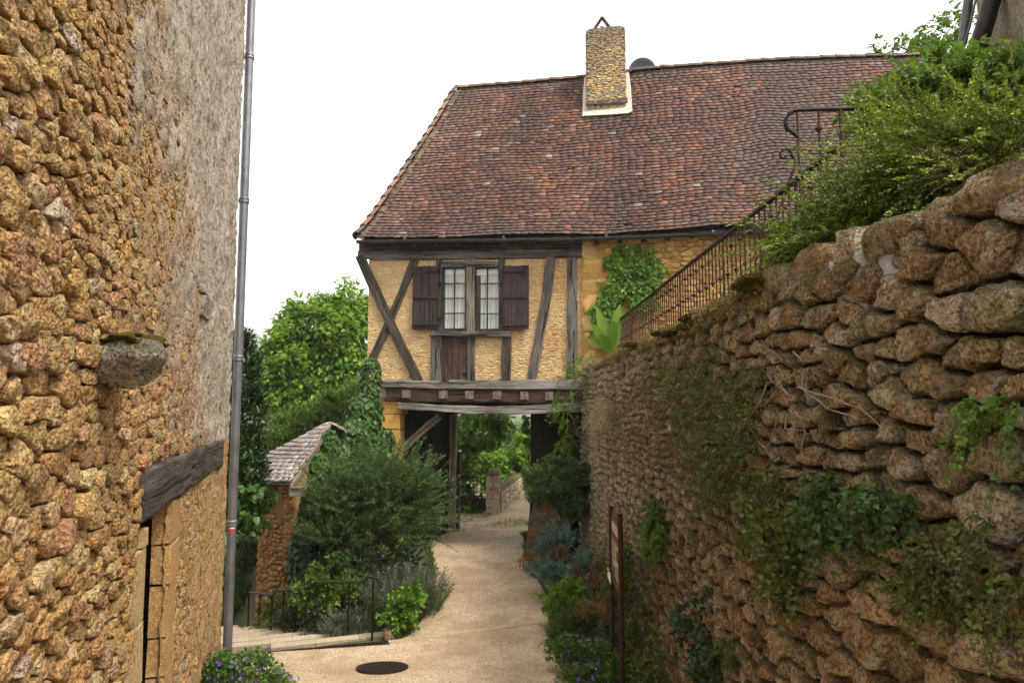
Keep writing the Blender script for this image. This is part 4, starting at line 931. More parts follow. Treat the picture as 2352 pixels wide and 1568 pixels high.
ct = np.repeat(ct[:, None], 12, 1); ct[:, 8:] = ct[:, 8:] * .16 + np.array((.012, .010, .007))      # shadow line under each row, painted near-black into the lower edges
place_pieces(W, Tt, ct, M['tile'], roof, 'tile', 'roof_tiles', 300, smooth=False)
# ridge and hip tiles (half-round)
def half_round(name, a, b, side, up, rad, mat, parent, col, taper=.9, n=8):
    V = []
    for (c, k) in ((a, 1.0), (b, taper)):
        for j in range(n + 1):
            th = math.pi * j / n; V.append(c + side * math.cos(th) * rad * k + up * (math.sin(th) * rad * k * .85))
    for (c, k) in ((a, 1.0), (b, taper)):
        for j in range(n + 1):
            th = math.pi * j / n; V.append(c + side * math.cos(th) * (rad * k - .014) + up * (math.sin(th) * (rad * k - .014) * .85))
    m = n + 1; Fc = [(j, j + 1, m + j + 1, m + j) for j in range(n)] + [(2 * m + j + 1, 2 * m + j, 3 * m + j, 3 * m + j + 1) for j in range(n)] + [(j + 1, j, 2 * m + j, 2 * m + j + 1) for j in range(n)] + [(m + j, m + j + 1, 3 * m + j + 1, 3 * m + j) for j in range(n)]
    return obj(name, V, Fc, mat, parent, center=True, col=col, smooth=False)
r = np.random.default_rng(9)
kk = np.arange(rid_u0, 14.0, .36)
for k in range(len(kk) - 1):
    a, b = roofS(np.array(kk[k] - .03), np.array(1.)), roofS(np.array(kk[k + 1]), np.array(1.)); c = (np.array((.12, .085, .062)) if r.random() < .7 else np.array((.19, .11, .075))) * r.uniform(.8, 1.25)
    if k == 0: c = np.array((.34, .19, .03))
    half_round('ridge_tile', a - hzv * .015 + hzv * r.normal(0, .006), b - hzv * .03, hv, hzv, .125, M['tile'], roof, c)
hipd = apx - e0; hl = np.linalg.norm(hipd); hd_ = hipd / hl; nh = 17; sd_ = unit(np.cross(hd_, np.array([-.8, -.1, .6]))); upv = np.cross(sd_, hd_); upv = upv if upv[2] > 0 else -upv
for k in range(nh):
    ta, tb = k / nh, (k + 1.08) / nh; a = roofS(np.array(hip_u0 + (rid_u0 - hip_u0) * ta), np.array(ta)); b = roofS(np.array(hip_u0 + (rid_u0 - hip_u0) * min(tb, 1)), np.array(min(tb, 1)))
    c = np.array([(.20, .10, .065), (.27, .15, .10), (.12, .09, .07)][r.integers(3)]) * r.uniform(.85, 1.2); half_round('hip_tile', a + upv * .02, b + upv * .0, sd_, upv, .135, M['tile'], roof, c, .82)
    # mortar bed beside the hip tile
mbed = MB()
for k in range(40):
    t = k / 40; a = roofS(np.array(hip_u0 + (rid_u0 - hip_u0) * t + .16), np.array(t)); nn = r.uniform(.03, .06)
    mbed.add(boxv(a - hu * .09 - hd_ * .09, hu * (.07 + r.uniform(0, .06)), hd_ * .19, upv * nn) + r.normal(0, .012, (8, 3)), BOXF, np.array((.10, .08, .06)) * r.uniform(.6, 1.4))
mbed.build('hip_mortar', M['stone_c'], roof)
# eave: soffit, rafters, gutter
for k, u in enumerate(np.arange(hip_u0 + .25, 10.5, .48)):
    za = float(np.interp(u, ek[:, 0], ek[:, 1])); a = hp(u, V_E + .06, za - .07); b = hp(u, .30, za + .62)
    V, Fc, g = beam(a, b, hu, unit(np.cross(hu, b - a)) * -1, .10, depth=.11, seed=80 + k, seg=3); obj('rafter_end', V, Fc, M['wood_dark'], roof, center=True, gco=g)
obj('soffit', [hp(hip_u0 + .05, V_E + .03, ze - .03), hp(U1, V_E + .03, ek[-1, 1] - .03), hp(U1, .3, ek[-1, 1] + .55), hp(hip_u0 + .05, .3, ze + .55)], [(0, 1, 2, 3)], M['wood_dark'], roof, gco=[(0, 0, 0), (12, 0, 0), (12, .8, 0), (0, .8, 0)])
gp = []
gk = np.array([(lambda P: (np.dot(P - HO, hu), P[2]))(hit(px, py, HO + hv * (V_E - .06), hv)) for px, py in ((820, 553), (1330, 547), (1700, 533), (2400, 505))])
uu = np.linspace(gk[0, 0], gk[-1, 0], 60); zz = np.interp(uu, gk[:, 0], gk[:, 1]); V = []; n = 9
for a in range(2):
    for u, z in zip(uu, zz):
        for j in range(n):
            th = math.pi + math.pi * j / (n - 1); rad = .062 - .004 * a; V.append(hp(u, V_E - .06 - math.cos(th) * rad, z + math.sin(th) * rad))
Fc = [(i * n + j, (i + 1) * n + j, (i + 1) * n + j + 1, i * n + j + 1) for i in range(59) for j in range(n - 1)]; o_ = 60 * n
Fc += [tuple(o_ + q for q in f[::-1]) for f in Fc]
Fc += [(i * n, o_ + i * n, o_ + (i + 1) * n, (i + 1) * n) for i in range(59)] + [(i * n + n - 1, (i + 1) * n + n - 1, o_ + (i + 1) * n + n - 1, o_ + i * n + n - 1) for i in range(59)]
gt = obj('gutter', V, Fc, M['gutter'], roof, smooth=False)
for u in np.arange(.9, 8, 2.1):
    z = float(np.interp(u, gk[:, 0], gk[:, 1])); lathe('gutter_joint', hp(u, V_E - .06, z), [(.066, -.02), (.066, .02)], M['gutter'], gt, 14, hu, False, True)

# ---- chimney
chim = thing_part('chimney')
ts_ = np.linspace(.5, 1, 200); us_ = np.array([np.dot(hit(1390, 250, HO + hv * (V_E + (V_R - V_E) * t), hv) - HO, hu) for t in ts_]); best = ts_[int(np.argmin(np.abs(proj(roofS(us_, ts_))[:, 1] - 258)))]
cv = V_E + (V_R - V_E) * best - .02
def cH(px, py, dv=0): P = hit(px, py, HO + hv * (cv + dv), hv) - HO; return float(np.dot(P, hu)), float(P[2])
(cu0, cz1), (cu1, _), (_, cz0) = cH(1346, 68), cH(1435, 68), cH(1390, 262)
boxo('chimney_core', hp(cu0 + .02, cv + .02, cz0 - .1), hu * (cu1 - cu0 - .04), hv * .70, hzv * (cz1 - cz0 + .08), M['colsoft'], chim, col=(.27, .20, .12))
for nm, fr, wd in (('front', lambda s, z, d: HO + s[..., None] * hu + z[..., None] * hzv + (cv - d)[..., None] * hv, (cu0, cu1)), ('left', lambda s, z, d: HO + (cu0 - d)[..., None] * hu + z[..., None] * hzv + s[..., None] * hv, (cv, cv + .74)), ('right', lambda s, z, d: HO + (cu1 + d)[..., None] * hu + z[..., None] * hzv + s[..., None] * hv, (cv, cv + .74))):
    a, b = wd
    cl = cells(a, b, cz0, cz1, (.035, .07), (.08, .26), 33, 2.8, .3, (), lambda s, z: (s > a + .015) & (s < b - .015))
    Wc, Tc, cs, size = stone_mesh(cl, fr, 12, .004, (.004, .014), 14, .08, 7, .02, [(1.0, -1), (.98, .5), (.88, 1.0), (.45, 1.04)])
    hgt = (cs[:, 1] - cz0) / (cz1 - cz0); dk = sstep(.45, 1.0, hgt + .25 * (1 - (cs[:, 0] - a) / (b - a)) - .1)[:, None]
    cc = palette(len(cl), [(.58, .42, .22), (.66, .44, .17), (.48, .39, .28), (.40, .34, .27)], (3, 2.4, 3, 2), 10, .15) * (1 - .65 * dk) + np.array((.17, .15, .12)) * .65 * dk
    place_pieces(Wc, Tc, cc, M['stone_c'], chim, 'stone', 'chimney_stones', 110 if nm == 'front' else 20)
boulder('chimney_cap', hp((cu0 + cu1) / 2, cv + .37, cz1 + .0), (cu1 - cu0 + .06, .84, .13), M['stone_r'], chim, 41, (.17, .155, .12), 4, .10, .9, -YAW)
zb_ = cH(1390, 238)[1]; bo = MB()
V, Fc, g = beam(hp(cu0 - .03, cv - .0, zb_), hp(cu1 + .04, cv - .0, zb_ + .03), hzv, -hv, .10, depth=.08, seed=90, wob=.012); obj('drip_ledge', V, Fc, M['stone_r'], chim, center=True, col=(.15, .13, .10))
def flash(pts, nm='flashing'):
    P = np.array(pts); n = len(P); V = np.concatenate([P, P - hv * .05]); obj(nm, V, [tuple(range(n - 1, -1, -1)), tuple(range(n, 2 * n))] + [(i, (i + 1) % n, n + (i + 1) % n, n + i) for i in range(n)], M['flash'], chim)
def roof_t(px, py, target, lo=.3, hi=1.02):
    ts = np.linspace(lo, hi, 300); us = np.array([np.dot(hit(px, py, HO + hv * (V_E + (V_R - V_E) * t), hv) - HO, hu) for t in ts]); y = proj(roofS(us, ts))[:, 1]; i = int(np.argmin(np.abs(y - target))); return ts[i], us[i]
def roof_px(px, py, lift=.07):
    t, u = roof_t(px, py, py); P = roofS(np.array(u), np.array(t)); return P + (np.array([0, 0, CZ]) - P) / np.linalg.norm(P) * lift
V = [roof_px(*p, .05) for p in ((1337, 268), (1392, 266), (1444, 262), (1452, 252), (1446, 244), (1392, 249), (1350, 250), (1342, 250))]; flash(V)
V = [roof_px(*p, .05) for p in ((1338, 266), (1354, 266), (1352, 176), (1343, 178), (1339, 215))]; flash(V)
V = [roof_px(*p, .05) for p in ((1434, 262), (1452, 258), (1449, 205), (1443, 160), (1435, 150), (1431, 180))]; flash(V)
# two leaning tiles on the chimney top
zc_ = cz1 + .05; um = cu0 + (cu1 - cu0) * .44
for s_ in (-1, 1):
    for v_ in (.08, .52):
        a = hp(um + s_ * .22, cv + v_, zc_); b = hp(um + s_ * .012, cv + v_, zc_ + .31); ax = b - a; nn = np.cross(ax / np.linalg.norm(ax), hv)
        obj('cowl_tile', boxv(a, ax, hv * .17, nn * .03), BOXF, M['tile'], chim, center=True, col=(.17, .085, .06))
# satellite dish behind the ridge
dc = at(1475, 166, 19.0); dish = thing('satellite_dish', 'dark grey satellite dish half hidden behind the roof ridge by the chimney', 'satellite dish', tuple(dc))
lathe('reflector', dc, [(.02, .10), (.2, .075), (.33, .03), (.40, -.03), (.40, -.012), (.33, .05), (.2, .095), (.02, .12)], M['dish'], dish, 32, (.1, 1, .25))
tubes('mast', [(np.array([dc + np.array([0, .12, 0]), dc + np.array([0, .25, -.4]), dc + np.array([0, .25, -2.2])]), .03)], M['gutter'], dish, 8)
# ================================================================== round turret with a stone-tiled half cone
TC = np.array([-3.42, 12.9, 0]); TR = 1.16; E1 = at(668, 1107, 11.62); APX = at(757, 968, 12.9); zE = E1[2]
aE = math.atan2(E1[1] - TC[1], E1[0] - TC[0]); a1, a0 = aE, aE - R(215)
tur = thing('round_turret', 'small round rubble-stone turret with pale stone-tiled cone roof', 'turret', tuple(TC + np.array([0, 0, -.9])))
def fT(s, z, d):
    th = a1 - np.asarray(s, float) / TR; rr = TR + np.asarray(d, float)
    return np.stack([TC[0] + np.cos(th) * rr, TC[1] + np.sin(th) * rr, np.asarray(z, float) + 0 * th], -1)
sl = TR * (a1 - a0); sg, zg = np.meshgrid(np.linspace(0, sl, 40), np.linspace(-1.2, zE + .02, 24)); nx = 40; ii = (np.arange(23)[:, None] * nx + np.arange(39)[None]).ravel()
tw = obj('wall', fT(sg, zg, -.012 + .012 * fbm(np.stack([sg, zg, 0 * sg], -1), 8, 2)), np.stack([ii, ii + 1, ii + nx + 1, ii + nx], 1), M['colsoft'], tur, col=(.27, .15, .065), smooth=True)
slit = proj(fT(np.array([.5]), np.array([1.2]), np.array([0.])))
def keepT(s, z):
    p = proj(fT(s, z, 0 * s)); return (s < sl * .72) & ~((p[:, 0] > 630) & (p[:, 0] < 654) & (p[:, 1] > 1138) & (p[:, 1] < 1192))
cl = cells(0, sl * .75, -1.0, zE - .03, (.055, .105), (.07, .16), 51, 1.4, .4, (), keepT)
W, T, cs, size = stone_mesh(cl, fT, 12, .007, (.012, .04), 6, .15, 8, .04, [(1.0, -1), (.97, .5), (.82, 1.0), (.42, 1.06)])
ctt = palette(len(cl), [(.50, .26, .085), (.42, .205, .065), (.58, .35, .14), (.33, .155, .05)], (4, 4, 2, 2), 12, .18)
place_pieces(W, T, ctt, M['stone_t'], tw, 'stone', 'turret_stones', 300)
# slit window: dark hole, dressed frame
sx = min(np.linspace(0, sl, 300), key=lambda s: abs(proj(fT(np.array([s]), np.array([1.2]), np.array([0.])))[0][0] - 642)); th = a1 - sx / TR
rad = np.array([math.cos(th), math.sin(th), 0]); tg = np.array([math.sin(th), -math.cos(th), 0]); zA, zB = at(642, 1188, 11.9)[2], at(642, 1144, 11.9)[2]
c0 = TC + rad * TR; c0[2] = 0; win = thing_part('window'); win.parent = tur; WL[win] = WL[tur].copy()
boxo('opening', c0 - tg * .045 - rad * .10 + hzv * zA, tg * .09, rad * .112, hzv * (zB - zA), M['dark'], win)
for k, (o_, w_, z0_, z1_) in enumerate(((-.115, .07, zA - .02, zB + .03), (.045, .07, zA - .02, zB + .03), (-.115, .23, zA - .11, zA - .022), (-.115, .23, zB + .032, zB + .13))):
    boxo('frame', c0 + tg * o_ - rad * .05 + hzv * z0_, tg * w_, rad * .088, hzv * (z1_ - z0_), M['stone_t'], win, center=True, col=(.48, .32, .15))
# straight wall behind the ivy, joining turret and house
pA = TC + (E1 - TC) * np.array([.3, .3, 0]); pB = HO + hu * .1
jw = thing('garden_wall', 'ochre plastered wall hidden under ivy between turret and house pier', 'wall', (pA[0], pA[1], -.8))
dv_ = pB - pA; dv_[2] = 0; nn_ = np.array([dv_[1], -dv_[0], 0]) / np.linalg.norm(dv_)
boxo('wall', np.array([pA[0], pA[1], -.9]), dv_, -nn_ * .3, hzv * 1.5, M['colsoft'], jw, col=(.46, .31, .14))
# gable wall under the cut edge of the cone
gA = cone_pt = lambda t, dz: np.array([TC[0] + math.cos(a1) * TR * (1 - t), TC[1] + math.sin(a1) * TR * (1 - t), dz])
gside = np.array([math.sin(a1), -math.cos(a1), 0]) * -1
Vg = [gA(0, -1.2), gA(1, -1.2), gA(1, APX[2] - .06), gA(0, zE + .06)]; Vg = np.array(Vg + [v - gside * .2 for v in Vg])
obj('gable_wall', Vg, BOXF, M['colsoft'], tur, col=(.46, .30, .13))
# cone roof tiles
rt = thing_part('roof'); rt.parent = tur; WL[rt] = WL[tur].copy()
Rr = np.linalg.norm((E1 - TC)[:2]); rowsT = 15; W = []; tc = []; r = np.random.default_rng(6); rise = APX[2] - zE
def cone(th, t): rr = Rr * (1 + .5 * float(sstep(0, 1.3, a1 - th))) * (1 - t); return np.array([TC[0] + math.cos(th) * rr, TC[1] + math.sin(th) * rr, zE + rise * t + .05 * math.sin(math.pi * t) * -1])
for j in range(rowsT):
    t0 = j / rowsT; rr = Rr * (1 - t0) + .02; th = a0
    while th < a1 - .02:
        dth = r.uniform(.11, .17) / max(rr * 1.35, .12); t1 = min(1, t0 + 1.55 / rowsT); e = min(th + dth, a1 + .0)
        lo = t0 + r.normal(0, .004) - .012; c = np.array([cone(th + .012, lo), cone(e - .012, lo), cone(e - .012, t1), cone(th + .012, t1)]); nrm = np.cross(c[1] - c[0], c[3] - c[0]); nrm /= np.linalg.norm(nrm) + 1e-9; nrm = nrm if nrm[2] > 0 else -nrm
        top = c + nrm * np.array([.045, .045, .004, .004])[:, None]; W.append(np.concatenate([top - nrm * .022, top])); tc.append((th, t0)); th += dth
W = np.array(W); ctl = palette(len(W), [(.40, .35, .32), (.47, .42, .39), (.35, .28, .25), (.34, .24, .19)], (4, 4, 3, 1), 3, .1)
Tt2 = np.array([(4, 5, 6), (4, 6, 7), (0, 1, 5), (0, 5, 4), (1, 2, 6), (1, 6, 5), (3, 0, 4), (3, 4, 7)])
place_pieces(W, Tt2, ctl, M['tile_t'], rt, 'tile', 'cone_tiles', 220, smooth=False)
dk_n = 40; V = [cone(a0 + (a1 - a0) * k / dk_n, -.02) - hzv * .015 for k in range(dk_n + 1)] + [np.array([TC[0], TC[1], zE + rise - .02])]
obj('roof_deck', V, [(k, k + 1, dk_n + 1) for k in range(dk_n)], M['wood_dark'], rt, gco=np.zeros((dk_n + 2, 3)))
a = cone(a1, -.03) - hzv * .07; b = cone(a1, .97) - hzv * .05; side = np.array([math.sin(a1), -math.cos(a1), 0]) * -1
timber('verge_rafter', rt, M['wood_pale'], a, b, hzv, side, .10, depth=.05, seed=71, seg=6)
a = cone(a1 + .02, .02) - hzv * .16; timber('purlin_end', rt, M['wood_pale'], a - rad * 0, a + side * .22 + np.array([0, -.0, 0]), hzv, np.array([-.2, -1, 0]) / 1.02, .14, depth=.13, seed=72, seg=3)

# ================================================================== retaining wall on the right
WT = CZ + .70
def XR(y): return 1.60 - .13 * sstep(9.5, 13.6, np.asarray(y, float)) + .03 * np.sin(np.asarray(y) * 1.1)
szf = lambda s: 1.0 - .16 * sstep(3.6, 8.5, np.asarray(s, float))
sgrid = np.linspace(0, 15, 600); spg = np.concatenate([[0], np.cumsum(np.diff(sgrid) / szf((sgrid[1:] + sgrid[:-1]) / 2))]); TM = 2.7
def unwarp(sp, tp): s = np.interp(sp, spg, sgrid); return s, TM + tp * szf(s)
def fR(sp, tp, d):
    s, t = unwarp(sp, tp); d = np.asarray(d) * (.35 + .65 * szf(s)); return np.stack([XR(s) - d - .035 * (3.2 - t) , s, t], -1)
def fR0(s, t, d): s = np.asarray(s, float); return np.stack([XR(s) - d - .035 * (3.2 - t), s + 0 * t, np.asarray(t, float) + 0 * s], -1)
rw = thing('retaining_wall', 'mossy dry-stone retaining wall beside the path with plants hanging from it', 'wall', (1.6, 7.5, .1))
S1 = 13.9
sv = np.arange(1.2, S1 + .01, .06); tv = np.arange(-.3, WT + .03, .06); Sg, Tg_ = np.meshgrid(sv, tv)
Pb = fR0(Sg, Tg_, 0 * Sg); lowm = sstep(.35, -.35, Tg_ - (hz(Sg) + 1.35) + .5 * fbm(Pb, 1.1, 3, 4)) * sstep(7.5, 5.5, Sg)
Db = -.075 + .068 * lowm + .02 * fbm(Pb, 7, 3, 9); cb = np.array((.09, .052, .024)) * (1 - lowm[..., None]) + np.array((.34, .18, .08)) * lowm[..., None]; cb = cb * (1 + .3 * fbm(Pb, 3, 3, 2)[..., None])
nx = len(sv); ii = (np.arange(len(tv) - 1)[:, None] * nx + np.arange(nx - 1)[None]).ravel()
rb = obj('wall', fR0(Sg, Tg_, Db), np.stack([ii, ii + 1, ii + nx + 1, ii + nx], 1), M['colsoft'], rw, col=cb.reshape(-1, 3), smooth=True)
boxo('wall_core', (1.78, 1.2, -.3), (.3, 0, 0), (0, S1 - 1.22, 0), (0, 0, WT + .25), M['soil'], rw)
boxo('wall_end', (1.50, S1 - .06, -.3), (.6, 0, 0), (0, .22, 0), (0, 0, WT + .22), M['colsoft'], rw, col=(.12, .085, .05))
def keepR(sp, tp):
    s, t = unwarp(sp, tp); return (s > 1.75) & (s < S1 - .03) & (t > hz(s) - .1) & (t < WT - .06) & (t > CZ - .47 * s - .15)
lo_, hi_ = np.interp([1.6, S1], sgrid, spg); tl, th_ = (-.4 - TM) / .84, (WT - TM) / .84
bigs = []
for (px, py, w_, h_) in ((2110, 870, .30, .20), (2230, 960, .30, .2), (2180, 1085, .26, .17), (2150, 1165, .28, .15), (2290, 1170, .34, .26), (2290, 720, .34, .2), (2050, 900, .18, .16), (1950, 910, .24, .16), (2100, 700, .26, .15), (2260, 560, .30, .2), (2120, 600, .2, .12), (1960, 1290, .26, .24), (1830, 1480, .22, .5), (1730, 1430, .22, .36), (2140, 1420, .3, .22), (1650, 1280, .2, .25), (2310, 1500, .3, .2), (1900, 740, .16, .14), (1990, 650, .2, .16)):
    P = hit(px, py, (1.58, 0, 0), (1, 0, 0)); s, t = P[1], P[2]; bigs.append((np.interp(s, sgrid, spg), (t - TM) / float(szf(s)), w_ / float(szf(s)), h_ / float(szf(s))))
cl = cells(lo_, hi_, tl, th_, (.075, .15), (.10, .28), 61, 1.6, .34, bigs, keepR)
pal_r = [(.50, .355, .185), (.60, .45, .255), (.38, .255, .12), (.66, .54, .365), (.48, .295, .135), (.42, .335, .18)]
for (sel, K, prof, top, sd2) in ((lambda c: unwarp(c[0], c[1])[0] < 5.2, 34, [(1.0, -1), (1.01, .1), (1.01, .4), (.98, .7), (.93, .9), (.84, 1.0), (.70, 1.03), (.52, 1.03), (.34, 1.04), (.16, 1.04)], 190, 4), (lambda c: unwarp(c[0], c[1])[0] >= 5.2, 14, [(1.0, -1), (.99, .3), (.93, .75), (.72, 1.0), (.38, 1.05)], 110, 9)):
    sub = [c for c in cl if sel(c[0])]
    W, T, cs, size = stone_mesh(sub, fR, K, .011 if K > 20 else .010, (.022, .060), 22, .12, sd2, .10, prof, .6, facet=1.15, rj=.03)
    cr_ = palette(len(sub), pal_r, (4, 3, 3, 2, 2, 2), 14 + sd2, .16); s_, t_ = unwarp(cs[:, 0], cs[:, 1]); lw_ = sstep(.4, -.4, t_ - hz(s_) - 1.4)[:, None] * .6
    cr_ = cr_ * (1 - lw_) + cr_ * np.array((1.15, .88, .68)) * lw_; fr_ = sstep(6, 10, s_)[:, None] * .6; cr_ = cr_ * (1 - fr_) + np.array((.74, .61, .44)) * fr_
    place_pieces(W, T, cr_, M['stone_r'], rb, 'stone', 'wall_stones', top)
# coping stones along the top
r = np.random.default_rng(31); s = 1.9; k = 0
while s < S1:
    ln = r.uniform(.26, .55) * float(szf(s)) ** .6; h = r.uniform(.10, .19) * float(szf(s)); c = np.array([float(XR(s)) + .13 + r.uniform(-.03, .04), s + ln / 2, WT + h * .18 + r.uniform(-.02, .02)])
    boulder('coping_stone', c, (.42, ln * 1.05, h * 1.5), M['stone_r'], rb, 200 + k, np.array(pal_r[k % 6]) * r.uniform(.8, 1.2), 3 if s < 6 else 2, .2, .7, r.normal(0, .06)); s += ln * .93; k += 1
P = hit(1935, 655, (1.56, 0, 0), (1, 0, 0)); boulder('cement_patch', P + np.array([.075, 0, 0]), (.12, .34, .30), M['colsoft'], rb, 300, (.5, .5, .5), 4, .3, .5)
P = hit(2020, 600, (1.56, 0, 0), (1, 0, 0)); boulder('cement_patch', P + np.array([.08, 0, -.03]), (.12, .20, .22), M['colsoft'], rb, 301, (.5, .5, .5), 4, .3, .5)
# moss cushions on the coping
for k in range(24):
    s = r.uniform(4.2, 10.5); boulder('moss_cushion', (float(XR(s)) + r.uniform(-.10, .10), s, WT + .055 + r.uniform(-.05, .03)), (r.uniform(.10, .24), r.uniform(.14, .5), r.uniform(.05, .12)), M['moss'], rb, 400 + k, (1, 1, 1), 3, .35, .2)
mt_ = 26000; rm = np.random.default_rng(8); sm_ = np.where(rm.random(mt_) < 2, rm.uniform(4.0, 11.0, mt_), rm.uniform(2.1, 4.0, mt_)); dens = vnoise(np.stack([sm_ * 1.0, 0 * sm_, 0 * sm_], 1), 1.3, 8) + .5 * sstep(6.8, 5.0, sm_); kq = rm.random(mt_) < sstep(-.2, .5, dens); sm_ = sm_[kq]; m_ = len(sm_)
xo = rm.uniform(-.13, .16, m_); zo = WT + .05 + .035 * fbm(np.stack([sm_, xo, 0 * xo], 1), 6, 2, 2) - np.clip(-.02 - xo, 0, 1) * rm.uniform(.2, 2.2, m_) + rm.uniform(-.02, .04, m_)
leaf_obj('moss', np.stack([XR(sm_) + xo, sm_, zo], 1), unit(np.array([-.4, 0, .8]) + rand_dirs(m_, rm) * .9), rand_dirs(m_, rm), rm.uniform(.010, .028, m_), .009, M['mossleaf'], rb)
# terrace ground behind the wall
xs_ = np.linspace(1.78, 14, 30); ys_ = np.linspace(.8, 13.9, 40); X, Yt = np.meshgrid(xs_, ys_); Zt = WT - .12 + 1.15 * sstep(2.3, 4.2, X) * sstep(7.5, 4.5, Yt) + .05 * fbm(np.stack([X, Yt, 0 * X], -1), 1.5, 2); ii = (np.arange(39)[:, None] * 30 + np.arange(29)[None]).ravel()
tag(obj('terrace_ground', np.stack([X, Yt, Zt], -1), np.stack([ii, ii + 1, ii + 31, ii + 30], 1), M['ground'], smooth=True), kind='structure')

# ---- level iron railing on the terrace edge
RX, RZ = 2.20, CZ + 1.745
rail = thing('iron_railing', 'long rusty iron railing of thin balusters above the retaining wall', 'railing', (RX, 9.4, WT))
boxo('top_rail', (RX - .022, 4.47, RZ - .022), (.044, 0, 0), (0, 9.9, 0), (0, 0, .022), M['black_iron'], rail)
boxo('bottom_rail', (RX - .018, 4.47, WT + .10), (.036, 0, 0), (0, 9.9, 0), (0, 0, .02), M['iron'], rail)
bm_ = None
ys2 = np.arange(14.33, 4.5, -.131)
kb_ = {}
for k, y in enumerate(ys2):
    thick = k % 14 == 0; key = 't' if thick else k % 2
    if key not in kb_:
        rr_ = .014 if thick else .0085; me = mesh('baluster', tube_arrays([(np.array([(0, 0, WT + .0), (0, 0, RZ - .023)]), rr_)], 6)[0] - np.array([0, 0, WT]), tube_arrays([(np.array([(0, 0, WT), (0, 0, RZ - .023)]), rr_)], 6)[1], M['iron'], smooth=True)
        zk = RZ - .15 if k % 2 == 0 else RZ - .42; V = []; n = 8
        prof_ = [(.006, -.022), (.022, -.012), (.027, 0), (.022, .012), (.006, .022)]
        for (q, z) in prof_: V += [(q * math.cos(2 * math.pi * j / n), q * math.sin(2 * math.pi * j / n), z) for j in range(n)]
        Fk = [(i * n + j, i * n + (j + 1) % n, (i + 1) * n + (j + 1) % n, (i + 1) * n + j) for i in range(4) for j in range(n)]
        kb_[key] = (me, mesh('knob', V, Fk, M['iron'], smooth=True), zk)
    me, mk_, zk = kb_[key]; b = link('baluster', me, rail, (0, y - 9.4, 0))
    if not thick: link('knob', mk_, b, (0, 0, zk - WT))
# ---- upper railing with scrolls
up = thing('scrolled_railing', 'short upper iron railing with curled ends among the shrubs', 'railing', tuple(at(1930, 430, 5.2)))
def pt(p, Y): return at(p[0], p[1], Y)
top = [(1831, 315), (1827, 309), (1817, 302), (1808, 296), (1805, 285), (1806, 272), (1812, 262), (1820, 256), (1830, 253), (1900, 251), (2064, 247)]
tubes('hand_rail', [(np.array([pt(p, 5.2) for p in top] + [at(2200, 226, 5.03), at(2370, 202, 4.8)]), .018)], M['black_iron'], up, 8)
for (x, y0, rr_) in ((1831, 256, .010), (1880, 254, .011), (1930, 253, .016), (1984, 251, .011), (2032, 250, .012), (2210, 226, .012), (2290, 216, .012)):
    a = at(x, y0, 5.2 if x < 2100 else 4.95); b = a.copy(); b[2] = a[2] - .95; bl = tubes('baluster', [(np.array([a, b]), rr_)], M['iron'], up, 8, center=True)
    if x in (1880, 1984): k = at(x, 296 if x == 1880 else 291, 5.2); lathe('knob', k - hzv * .02, [(.008, 0), (.026, .012), (.032, .02), (.026, .028), (.008, .04)], M['iron'], bl, 10)
sp1 = [(1802 + (19 - 1.9 * k) * math.cos(.2 - k * .75), 357 + (19 - 1.9 * k) * math.sin(.2 - k * .75)) for k in range(9)][::-1]
tubes('scroll', [(np.array([pt(p, 5.25) for p in sp1 + [(1826, 366), (1826, 382), (1818, 400), (1802, 453), (1780, 507), (1759, 564), (1745, 610), (1744, 640), (1750, 655)]]), .011)], M['iron'], up, 7)
tubes('scroll', [(np.array([at(1785 + 24 * math.cos(.6 + k * .55) * (1 - k * .07), 640 + 30 * math.sin(.6 + k * .55) * (1 - k * .07), 5.3) for k in range(10)]), .013)], M['iron'], up, 7)
tubes('stay', [(np.array([at(1925, 386, 4.5), at(1912, 402, 4.6), at(1926, 415, 4.52), at(1927, 450, 4.52)]), .014)], M['black_iron'], up, 7)

# ---- building at the top right corner
cb_ = thing('corner_building', 'pale roughcast wall with dark gutter at the top right corner', 'building', tuple(at(2300, 300, 6.6)))
V = []; 
for (px, py, Y) in ((2232, -120, 7.6), (2420, -120, 5.2), (2520, 420, 5.4), (2270, 330, 7.4)): V.append(at(px, py, Y))
V = np.array(V); gs = 30; a_g, b_g = np.meshgrid(np.linspace(0, 1, gs), np.linspace(0, 1, gs)); Q = (V[0] * (1 - a_g[..., None]) + V[1] * a_g[..., None]) * (1 - b_g[..., None]) + (V[3] * (1 - a_g[..., None]) + V[2] * a_g[..., None]) * b_g[..., None]
Q = Q + .03 * fbm(Q, 3, 3, 2)[..., None] * np.array([-.7, -.7, 0]); ii = (np.arange(gs - 1)[:, None] * gs + np.arange(gs - 1)[None]).ravel()
obj('wall', Q, np.stack([ii, ii + 1, ii + gs + 1, ii + gs], 1), M['mortar'], cb_, col=(.36, .30, .21), smooth=True)
obj('wall_return', [V[0], V[3], V[3] + np.array([3, 4, 0]), V[0] + np.array([3, 4, 0])], [(0, 1, 2, 3)], M['mortar'], cb_, col=(.33, .27, .18))
tubes('down_pipe', [(np.array([at(2236, -90, 7.2), at(2222, 20, 7.2), at(2212, 90, 7.2), at(2196, 140, 7.2)]), .05)], M['gutter'], cb_, 10)
tubes('down_pipe', [(np.array([at(2300, -90, 6.6), at(2268, 40, 6.7), at(2252, 90, 6.7), at(2240, 110, 6.75), at(2262, 120, 6.7), at(2274, 150, 6.7), at(2276, 230, 6.7)]), .085)], M['black_iron'], cb_, 12)
tubes('cable', [(np.array([at(2254, -60, 6.9), at(2228, 60, 6.9), at(2206, 130, 6.9)]), .012)], M['ink'], cb_, 6)

